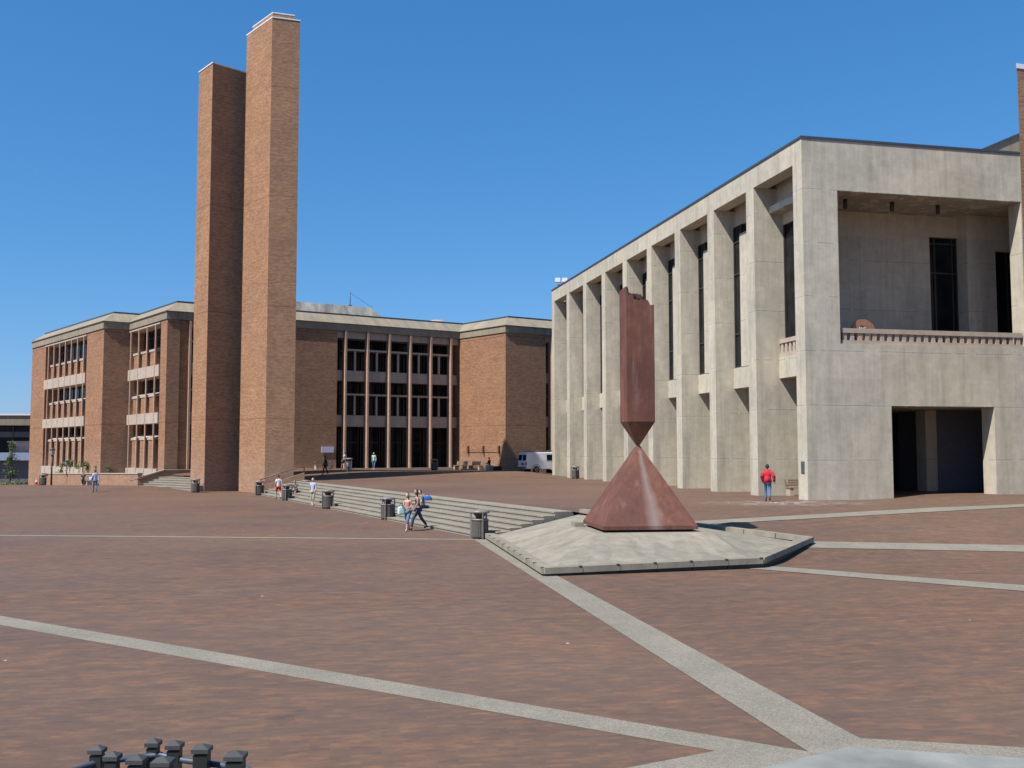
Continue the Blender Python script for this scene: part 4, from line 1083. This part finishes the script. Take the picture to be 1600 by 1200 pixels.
person('man in a pale shirt and jeans walking away near the planter wall', G(-34.6, 83.0), 320, 1.84, 'walk', 'skin2', 'hairk', 'lilac', 'long', 'denim', 'long', 'blackc', stride=0.12)
person('person in dark clothes sitting on the bench by the planter wall', (-42.4, 100.1 - 1.25, zg(-42.4, 98.8) + 0.47 - 0.08), 150, 1.75, 'sit', 'skin2', 'hairk', 'greyc', 'short', 'blackc', 'long', 'blackc')
person('person all in black walking in the tower shadow', G(-17.1, 91.5), 270, 1.70, 'walk', 'skin3', 'hairk', 'blackc', 'long', 'blackc', 'long', 'blackc', stride=0.2)
person('person in a white shirt striding past the bin at the glazed bay', G(-16.9, 101.0), 285, 1.74, 'walk', 'skin2', 'hairk', 'whitec', 'short', 'blackc', 'short', 'blackc', stride=0.36)
person('person in a blue shirt and jeans in the tower shadow before the glazed bay', G(-15.3, 93.3), 350, 1.12, 'walk', 'skin2', 'hairb', 'lilac', 'short', 'denim', 'long', 'whitec', stride=0.1)
person('person in a pale green shirt and light jeans walking out of the glazed bay', G(-14.0, 101.2), 185, 1.74, 'walk', 'skin', 'hairb', 'greenc', 'short', 'denim', 'long', 'whitec', stride=0.12)
person('person in dark clothes and pale trousers at the lit brick pier', (-2.35, 103.9, 1.50 + 0.42), 300, 1.70, 'sit', 'skin3', 'hairk', 'blackc', 'long', 'khaki', 'long', 'blackc')

# bags
def bag(label, loc, mat, sx, sy, sz_, rz=0, tilt=0.0, cat='bag', strap=True):
    t = thing('bag', label, cat, loc, rz)
    bm = bmesh.new(); bmesh.ops.create_cube(bm, size=1.0)
    bmesh.ops.bevel(bm, geom=bm.edges[:] + bm.verts[:], offset=0.22, segments=3, affect='EDGES', profile=0.6)
    for v in bm.verts: v.co = Vector((v.co.x * sx * (1 - 0.2 * v.co.z), v.co.y * sy, v.co.z * sz_ + sz_ / 2 + 0.02 * math.sin(7 * v.co.x)))
    me = bpy.data.meshes.new('pouch'); bm.to_mesh(me); bm.free(); me.materials.append(M[mat])
    for p in me.polygons: p.use_smooth = True
    o = bpy.data.objects.new('pouch', me); COL.objects.link(o); o.parent = t; o.rotation_euler = (0, tilt, 0)
    if strap:
        m = MB(); m.tube([(-sx * .3, 0, sz_ * .9), (-sx * .15, 0, sz_ * 1.35), (sx * .15, 0, sz_ * 1.35), (sx * .3, 0, sz_ * .9)], 0.014, 6); m.build('strap', M['blackc'], t)
    return t
bag('bright blue bag on the steps beside the seated person in the dark shirt', onstep(14.1, 5), 'bluec', 0.46, 0.26, 0.24, 0.3)
bag('mint green shoulder bag held by the woman in pink', (-4.80, 43.45, 0.72), 'mint', 0.30, 0.16, 0.36, 0.4)

# ------------------------------------------------------------------ litter bins
def make_bin():
    t = thing('litter_bin', '', 'litter bin', (0, 0, 0), 0, 'litter bins around the plaza')
    m = MB(); m.lathe([(0.30, 0), (0.30, 0.06)], 28); m.build('base', M['bronze'], t)
    m = MB(); m.lathe([(0.315, 0.06), (0.335, 0.10), (0.335, 0.72), (0.325, 0.74)], 56, flute=0.03, smooth=False); m.build('barrel', M['bin'], t)
    m = MB(); m.lathe([(0.345, 0.735), (0.35, 0.78), (0.27, 0.80)], 28); m.build('ring', M['binlid'], t)
    m = MB(); m.lathe([(0.16, 0.80), (0.18, 0.88), (0.25, 0.97), (0.26, 0.99)], 24); m.build('funnel', M['bronze'], t)
    m = MB(); m.lathe([(0.38, 1.02), (0.40, 1.07), (0.36, 1.12), (0.18, 1.16), (0.02, 1.175)], 28); m.build('lid', M['binlid'], t)
    for a in (20, 140, 260):
        m = MB(); c, s = math.cos(R(a)), math.sin(R(a)); m.box(-0.03, 0.03, -0.022, 0.022, 0.0, 1.07, M4=Matrix.Rotation(R(a), 4, 'Z') @ Matrix.Translation((0.372, 0, 0))); m.build('strut', M['binlid'], t)
    return t
bins = [((-1.27, 39.75), 'nearest litter bin, at the corner of the sculpture base', 0.5),
        ((-6.33, 50.9), 'litter bin left of the two walking women', 2.1),
        ((-11.13, 60.6), 'litter bin right of the man in khaki shorts', 1.3),
        ((-15.96, 70.9), 'litter bin between the red shorts walker and the seated person', 0.2),
        ((-20.05, 79.3), 'litter bin against the lit face of the taller brick tower', 1.8),
        ((-26.55, 83.9), 'litter bin in front of the shorter brick tower', 2.7),
        ((-49.2, 104.9), 'litter bin beside the orange cone at the left end of the planter wall', 0.9),
        ((-16.6, 80.5), 'dark litter bin in shade at the top of the stairs by the tall tower', 0.4),
        ((-16.35, 100.2), 'litter bin next to the striding person at the glazed bay', 1.0),
        ((-8.15, 104.5), 'litter bin in front of the right end of the glazed bay', 1.6),
        ((5.72, 90.4), 'litter bin between two fins of the concrete hall', 2.2)]
b0 = make_bin()
for i, ((x, y), lab, rz) in enumerate(bins):
    if i == 0: b0.location = G(x, y); b0.rotation_euler = (0, 0, rz); b0['label'] = lab
    else: dup(b0, G(x, y), rz, lab)

# ------------------------------------------------------------------ benches
def make_bench():
    t = thing('bench', '', 'bench', (0, 0, 0), 0, 'benches around the plaza')
    m = MB()
    for i in range(4): m.box(-0.95, 0.95, -0.42 + i * 0.125, -0.42 + i * 0.125 + 0.105, 0.42, 0.47)
    m.build('seat', M['wood'], t)
    m = MB()
    for i in range(3): m.box(-0.95, 0.95, 0.09 + i * 0.03, 0.13 + i * 0.03, 0.52 + i * 0.13, 0.63 + i * 0.13)
    m.build('backrest', M['wood'], t)
    for s in (-0.8, 0.8):
        m = MB(); m.box(s - 0.11, s + 0.11, -0.38, 0.10, 0.0, 0.42); m.box(s - 0.04, s + 0.04, 0.10, 0.16, 0.3, 0.88); m.build('leg', M['conc2'], t)
    return t
be = make_bench()
be.location = G(15.0 - 0.35 + 0.0, 53.3 - 0.0); be.rotation_euler = (0, 0, KR + R(-90)); 
be.rotation_euler = (0, 0, KR); be.location = (KC[0] + 2.36 * math.cos(KR) - 4.95 * math.sin(KR), KC[1] + 2.36 * math.sin(KR) + 4.95 * math.cos(KR), 1.01)
be['label'] = 'slatted bench in the recess behind the near corner of the concrete hall'
aPQ = math.atan2(fPQ.d.y, fPQ.d.x) + math.pi; aQK = math.atan2(fQK.d.y, fQK.d.x) + math.pi; aLN = math.atan2(fw.d.y, fw.d.x) + math.pi
def wallspot(f, t, o): p = f.p(t, o); return (p[0], p[1], zg(*p))
p = wallspot(fPQ, 6.3, 1.0); dup(be, p, aPQ, 'left of the two benches against the lit brick pier')
p = wallspot(fPQ, 3.6, 1.0); dup(be, p, aPQ, 'right of the two benches against the lit brick pier')
p = wallspot(fQK, 16.2, 0.9); dup(be, (p[0], p[1], zg(p[0], p[1])), aQK, 'grey bench under the pale sign on the shaded brick wall')
p = wallspot(fw, 11.3, 0.8); dup(be, (p[0], p[1], zg(p[0], p[1])), aLN, 'bench with a seated person at the low planter wall')
# concrete block under the person at the pier
m = MB(); m.box(-0.35, 0.35, -0.35, 0.35, 0, 0.46, M4=Matrix.Rotation(aPQ, 4, 'Z')); m.box(-0.3, 0.3, -0.3, 0.3, 0.46, 0.50, M4=Matrix.Rotation(aPQ, 4, 'Z'))
o = m.build('stone_block', M['conc2'], loc=G(-2.35, 103.9 - 0.0)); tag(o, 'pale stone block under the seated person by the lit brick pier', 'block')
bag('dark bag on the ground beside the stone block', G(-1.5, 103.0), 'blackc', 0.8, 0.5, 0.45, 0.3)
bag('white bag on the bench beside the planter wall', (p[0] + 0.5, p[1] - 0.35, p[2] + 0.47), 'whitec', 0.42, 0.3, 0.38, 0.3)

# ------------------------------------------------------------------ van
van = thing('van', 'white cargo van with a ladder rack parked behind the concrete hall', 'van', (1.5 + 0.5, 101.3, 0), 0)
vx, vy = 1.0, 101.5
van.location = (vx, vy, zg(vx + 2, vy) + 0.0); van.rotation_euler = (0, 0, R(27))
# side profile: x forward from the rear, z up
prof = [(0.0, 0.45), (0.0, 0.75), (0.04, 1.35), (0.14, 2.02), (0.30, 2.10), (3.55, 2.12), (3.85, 2.02), (4.55, 1.30), (5.35, 1.12), (5.55, 0.95), (5.58, 0.42)]
def body_pts(y, tum):
    return [(x, y * (1 - tum * max(0, z - 1.15)), z) for x, z in prof]
m = MB(); W = 1.0
ys_ = [-W, -W * 0.96, W * 0.96, W]
rings = [[(x, -W + (0.0 if z > .5 else .03), z) for x, z in prof]]
secs = []
for y, inset in ((-W, 0.05), (-W + 0.08, 0.0), (W - 0.08, 0.0), (W, 0.05)):
    sec = []
    for x, z in prof:
        zz = z - (inset if z > 1.9 else 0); xx = x + (inset if x < 0.4 else (-inset if x > 5.3 else 0))
        sec.append((xx, y * (1 - 0.085 * max(0, zz - 1.15)), zz))
    secs.append(sec)
vs = [p for s_ in secs for p in s_]; n = len(prof)
fs = [(i * n + j, i * n + j + 1, (i + 1) * n + j + 1, (i + 1) * n + j) for i in range(3) for j in range(n - 1)] + [(i * n + n - 1, i * n, (i + 1) * n, (i + 1) * n + n - 1) for i in range(3)]
fs += [tuple(range(n)), tuple(range(4 * n - 1, 3 * n - 1, -1))]
m.add(vs, fs); vb = m.build('body', M['van'], van)
def quad(name, pts, mat, par, th=(0, 0, 0)):
    m = MB(); v = [tuple(p) for p in pts] + [tuple(Vector(p) + Vector(th)) for p in pts]; k = len(pts)
    m.add(v, [tuple(range(k)), tuple(range(2 * k - 1, k - 1, -1))] + [(i, (i + 1) % k, k + (i + 1) % k, k + i) for i in range(k)]); return m.build(name, mat, par)
def sy(z): return -(W * (1 - 0.085 * max(0, z - 1.15))) - 0.012
for a, b in ((-0.82, -0.10), (0.10, 0.82)):
    quad('rear_window', [(0.035, a, 1.30), (0.035, b, 1.30), (0.105, b * 0.95, 1.86), (0.105, a * 0.95, 1.86)], M['glass'], van, (-0.025, 0, 0))
for x0, x1 in ((2.35, 3.35), (3.62, 4.30)):
    quad('side_window', [(x0, sy(1.32), 1.32), (x1 + (0.06 if x0 > 3.5 else 0), sy(1.32), 1.32), (x1 - (0.42 if x0 > 3.5 else 0), sy(1.88), 1.88), (x0, sy(1.88), 1.88)], M['glass'], van, (0, -0.012, 0))
quad('windscreen', [(4.55, -0.8, 1.34), (4.55, 0.8, 1.34), (3.92, 0.74, 1.97), (3.92, -0.74, 1.97)], M['glass'], van, (0.02, 0, 0.02))
m = MB(); m.box(-0.12, 0.02, -0.98, 0.98, 0.42, 0.66); m.build('rear_bumper', M['chrome'], van)
for s in (-1, 1):
    m = MB(); m.box(-0.02, 0.05, s * 0.93 - 0.06, s * 0.93 + 0.06, 0.78, 1.12); m.build('taillight', M['red'], van)
m = MB(); m.box(-0.03, 0.0, -0.5, 0.1, 0.85, 1.02); m.build('number_plate', M['plate'], van)
for s in (-1, 1):
    for x in (1.15, 4.6):
        w = MB(); seg = 24
        prof_w = [(0.20, -0.11), (0.34, -0.11), (0.37, -0.07), (0.37, 0.07), (0.34, 0.11), (0.20, 0.11)]
        v = [(x + r * math.cos(2 * math.pi * i / seg), s * 0.92 + yy, 0.37 + r * math.sin(2 * math.pi * i / seg)) for r, yy in prof_w for i in range(seg)]
        f_ = [(a * seg + i, a * seg + (i + 1) % seg, (a + 1) * seg + (i + 1) % seg, (a + 1) * seg + i) for a in range(5) for i in range(seg)] + [tuple(range(seg)), tuple(5 * seg + i for i in range(seg))]
        w.add(v, f_, 0, True); wo_ = w.build('wheel', M['tyre'], van)
        r_ = MB(); v = [(x + r * math.cos(2 * math.pi * i / 16), s * (0.92 + yy), 0.37 + r * math.sin(2 * math.pi * i / 16)) for r, yy in ((0.21, 0.115), (0.17, 0.125), (0.05, 0.10)) for i in range(16)]
        r_.add(v, [(a * 16 + i, a * 16 + (i + 1) % 16, (a + 1) * 16 + (i + 1) % 16, (a + 1) * 16 + i) for a in range(2) for i in range(16)] + [tuple(32 + i for i in range(16))]); r_.build('rim', M['chrome'], wo_)
    for x in (1.15, 4.6):
        a_ = MB(); v = []
        for i in range(13):
            t = math.pi * i / 12; v += [(x + 0.44 * math.cos(t), s * 1.004, 0.42 + 0.42 * math.sin(t)), (x + 0.49 * math.cos(t), s * 1.012, 0.42 + 0.47 * math.sin(t))]
        a_.add(v, [(2 * i, 2 * i + 1, 2 * i + 3, 2 * i + 2) for i in range(12)]); a_.build('wheel_arch', M['bronze'], van)
m = MB()
for x in (0.7, 2.0, 3.3):
    m.box(x, x + 0.05, -0.8, 0.8, 2.22, 2.27); m.box(x, x + 0.05, -0.8, -0.75, 2.05, 2.25); m.box(x, x + 0.05, 0.75, 0.8, 2.05, 2.25)
for y in (-0.8, -0.45, 0.76): m.box(0.5, 3.6, y, y + 0.05, 2.27, 2.32)
for i in range(9): m.box(0.6 + i * 0.33, 0.63 + i * 0.33, -0.8, -0.42, 2.275, 2.30)
m.build('ladder_rack', M['chrome'], van)

# ------------------------------------------------------------------ lamps, cone
def lamp_post(label, x, y, h, s=1.0):
    t = thing('street_lamp', label, 'lamp', G(x, y), 0.3)
    m = MB(); m.tube([(0, 0, 0), (0, 0, h)], [0.085 * s, 0.06 * s], 10); m.build('pole', M['metal'], t)
    m = MB(); m.lathe([(0.14 * s, 0), (0.2 * s, 0.08), (0.24 * s, 0.5 * s)], 8, 0, (0, 0, h), smooth=False); m.build('lantern', M['lamp'], t)
    m = MB(); m.lathe([(0.27 * s, 0.5 * s), (0.27 * s, 0.56 * s), (0.1 * s, 0.72 * s)], 8, 0, (0, 0, h), smooth=False); m.build('cap', M['metal'], t)
    return t
lamp_post('taller lamp post before the left wing of the brick hall', -48.7, 104.2 + 1.5, 3.15, 1.1)
lamp_post('shorter lamp post beside the taller one at the planter wall', -48.0, 107.6, 2.1, 0.8)
cn = thing('traffic_cone', 'orange traffic cone beside the leftmost litter bin', 'traffic cone', G(-49.75, 104.6))
m = MB(); m.box(-0.2, 0.2, -0.2, 0.2, 0, 0.04); m.build('base', M['cone'], cn)
m = MB(); m.lathe([(0.15, 0.04), (0.03, 0.72)], 20); m.build('cone', M['cone'], cn)
m = MB(); m.lathe([(0.118, 0.30), (0.088, 0.46)], 20); m.build('band', M['white'], cn)

# ------------------------------------------------------------------ post cage in the foreground
cg = thing('post_enclosure', 'ring of dark square posts with grey pyramid caps at the bottom left', 'enclosure', (-2.52, 7.55, 0))
posts = [(-3.12, 7.66, 0.105, 1.25), (-2.95, 7.52, 0.105, 1.245), (-2.71, 7.36, 0.125, 1.27), (-2.77, 7.86, 0.10, 1.245), (-2.585, 7.80, 0.115, 1.245), (-2.46, 7.18, 0.14, 1.31), (-2.32, 7.62, 0.13, 1.27), (-1.98, 7.30, 0.145, 1.315)]
for x, y, w, h in posts:
    x -= -2.52; y -= 7.55; w *= 0.80
    m = MB(); m.box(x - w / 2, x + w / 2, y - w / 2, y + w / 2, 0, h - 0.075)
    p_ = m.build('post', M['rack'], cg)
    m = MB(); q = w / 2 + 0.012
    m.add([(x - q, y - q, h - 0.06), (x + q, y - q, h - 0.06), (x + q, y + q, h - 0.06), (x - q, y + q, h - 0.06), (x - q, y - q, h - 0.03), (x + q, y - q, h - 0.03), (x + q, y + q, h - 0.03), (x - q, y + q, h - 0.03), (x, y, h)],
          [(0, 3, 2, 1), (0, 1, 5, 4), (1, 2, 6, 5), (2, 3, 7, 6), (3, 0, 4, 7), (4, 5, 8), (5, 6, 8), (6, 7, 8), (7, 4, 8)])
    m.build('post_cap', M['cap'], p_)
m = MB(); ring = [(-0.72, -0.45, 1.05), (-0.70, -0.10, 1.12), (-0.60, 0.10, 1.12), (-0.20, 0.30, 1.12), (0.02, 0.22, 1.10), (0.55, 0.02, 1.10), (0.70, -0.15, 1.09), (0.78, -0.45, 1.02)]
m.tube(ring, 0.024, 8); m.build('rail', M['rail'], cg)

# ------------------------------------------------------------------ far left building
fh = thing('glass_hall', 'low dark glass building with a pale flat roof beyond the left wing', 'building', (-60, 145, 0))
m = MB(); m.prism([(-80, -16), (0, -2), (0, 20), (-80, 20)], [7.0, 7.2, 7.2, 7.0], [8.3, 8.6, 8.6, 8.3]); m.build('roof', M['fascia'], fh)
m = MB(); m.prism([(-80, -16.2), (0, -2.2), (0, 20), (-80, 20)], [8.3, 8.6, 8.6, 8.3], [8.5, 8.85, 8.85, 8.5]); m.build('roof_edge', M['white'], fh)
m = MB(); m.prism([(-80, -13), (0, 1), (0, 20), (-80, 20)], 3.3, 7.1); m.build('glazing', M['glass'], fh)
m = MB()
for i in range(24):
    x = -78 + i * 3.3; y = -13 + 14 * (x + 80) / 80 - 0.2
    m.box(x, x + 0.18, y, y + 0.2, 3.3, 7.1)
m.build('mullions', M['bronze'], fh)
m = MB(); m.prism([(-80, -13.2), (0, 0.8), (0, 1.2), (-80, -12.8)], 5.5, 6.3); m.build('spandrel', M['greyp'], fh)
m = MB(); m.prism([(-80, -16), (0, -2), (0, 20), (-80, 20)], 2.2, 3.3); m.build('terrace_band', M['bluep'], fh)
m = MB(); m.prism([(-80, -15), (0, -1), (0, 20), (-80, 20)], -3, 2.2); m.build('lower_wall', M['greyp'], fh)
pk = thing('pink_kiosk', 'small pink rendered roof pavilion at the far left', 'pavilion', (-72.4, 143.6, 3.3))
m = MB(); m.box(0, 4.5, 0, 4, -1.1, 1.45); m.build('wall', M['pinkp'], pk)
m = MB(); m.box(-0.2, 4.7, -0.2, 4.2, 1.45, 1.65); m.build('roof', M['conc2'], pk)
m = MB(); m.box(0.5, 3.4, -0.04, 0.0, 0.3, 0.9); m.build('vent_panel', M['conc2'], pk)

# ------------------------------------------------------------------ plants
def leaves(mb, fn, n, size, rng):
    for _ in range(n):
        p = fn(rng)
        if p is None: continue
        a = Vector((rng.uniform(-1, 1), rng.uniform(-1, 1), rng.uniform(-1, 1))).normalized(); b = a.cross(Vector((rng.uniform(-1, 1), rng.uniform(-1, 1), rng.uniform(-1, 1)))).normalized()
        s = size * rng.uniform(0.6, 1.3)
        mb.add([p - a * s, p + b * s * 0.5, p + a * s, p - b * s * 0.5], [(0, 1, 2, 3)])
def tree(label, x, y, h, r, seed, z=None, group=None):
    rng = random.Random(seed)
    zz = zg(x, y) if z is None else z
    t = thing('tree', label, 'tree', (x, y, zz - 0.05), 0, group)
    m = MB(); m.tube([(0, 0, 0), (0.05, 0, h * 0.4), (0, 0.03, h * 0.92)], [0.11, 0.08, 0.02], 8)
    for i in range(9):
        a = rng.uniform(0, 6.28); z0 = h * (0.2 + 0.07 * i); m.tube([(0, 0, z0), (math.cos(a) * r * 0.7, math.sin(a) * r * 0.7, z0 + h * 0.12)], [0.035, 0.01], 5)
    m.build('trunk', M['bark'], t)
    cl = [(Vector((rng.uniform(-1, 1) * r * 0.6, rng.uniform(-1, 1) * r * 0.6, h * rng.uniform(0.22, 0.95))), rng.uniform(0.25, 0.5)) for _ in range(26)]
    def f(rg):
        c, rr = rg.choice(cl); taper = 1.0 - 0.75 * max(0, (c.z / h - 0.35) / 0.65)
        q = Vector((c.x * taper, c.y * taper, c.z)) + Vector((rg.gauss(0, 1) * rr * 0.5 * r, rg.gauss(0, 1) * rr * 0.5 * r, rg.gauss(0, 1) * rr * 0.5))
        return q if q.z > h * 0.12 else None
    m = MB(); leaves(m, f, 1500, 0.10, rng); m.build('crown', M['leaf'], t)
    return t
tree('slender green tree at the far left edge', -60.5, 120.5, 5.6, 0.95, 3, -0.95, 'young trees by the left wing')
tree('slender green tree tight against the left corner of the brick hall', -58.5, 122.5, 7.2, 0.75, 4, -0.95, 'young trees by the left wing')
tt = tree('small tree top showing above the brick hall roof', 0.3, 126.0, 20.9, 1.9, 8, 0.0)
def shrub(label, x, y, z, w, h, seed):
    rng = random.Random(seed)
    t = thing('shrub', label, 'shrub', (x, y, z), 0, 'shrubs in the planter')
    cl = [(Vector((rng.uniform(-1, 1) * w * 0.5, rng.uniform(-1, 1) * 0.5, h * rng.uniform(0.2, 0.75))), rng.uniform(0.5, 1)) for _ in range(9)]
    def f(rg):
        c, rr = rg.choice(cl); return c + Vector((rg.gauss(0, .16) * rr * w, rg.gauss(0, .3), abs(rg.gauss(0, .22)) * h * rr))
    m = MB(); leaves(m, f, 1100, 0.12, rng); m.build('foliage', M['leaf2'], t)
    m = MB()
    for _ in range(8):
        c, _r = rng.choice(cl); m.tube([(c.x * .4, c.y * .4, -0.05), tuple(c)], [0.02, 0.008], 5)
    m.build('stem', M['bark'], t)
for i, (tt_, w, h, lab) in enumerate(((24.2, 1.4, 0.75, 'leftmost shrub above the planter wall'), (21.6, 1.5, 0.95, 'shrub second from the left above the planter wall'), (18.6, 1.5, 0.8, 'low shrub in the middle of the planter row'), (15.6, 1.7, 1.05, 'fullest shrub above the planter wall, right of the middle'), (13.0, 1.3, 0.9, 'rightmost shrub above the planter wall'))):
    p = fw.p(tt_, -1.4); shrub(lab, p[0], p[1], 1.25 - 0.4 * tt_ / fw.L, w * 1.3, h * 1.5, 20 + i)
m = MB(); rng = random.Random(77)
leaves(m, lambda r: Vector((r.uniform(-72, -58), r.uniform(112, 124), zg(-65, 118) + abs(r.gauss(0, .18)))), 3000, 0.12, rng)
o = m.build('ground_cover', M['leaf2']); tag(o, 'low green planting on the ground at the far left', 'ground cover'); o['kind'] = 'stuff'
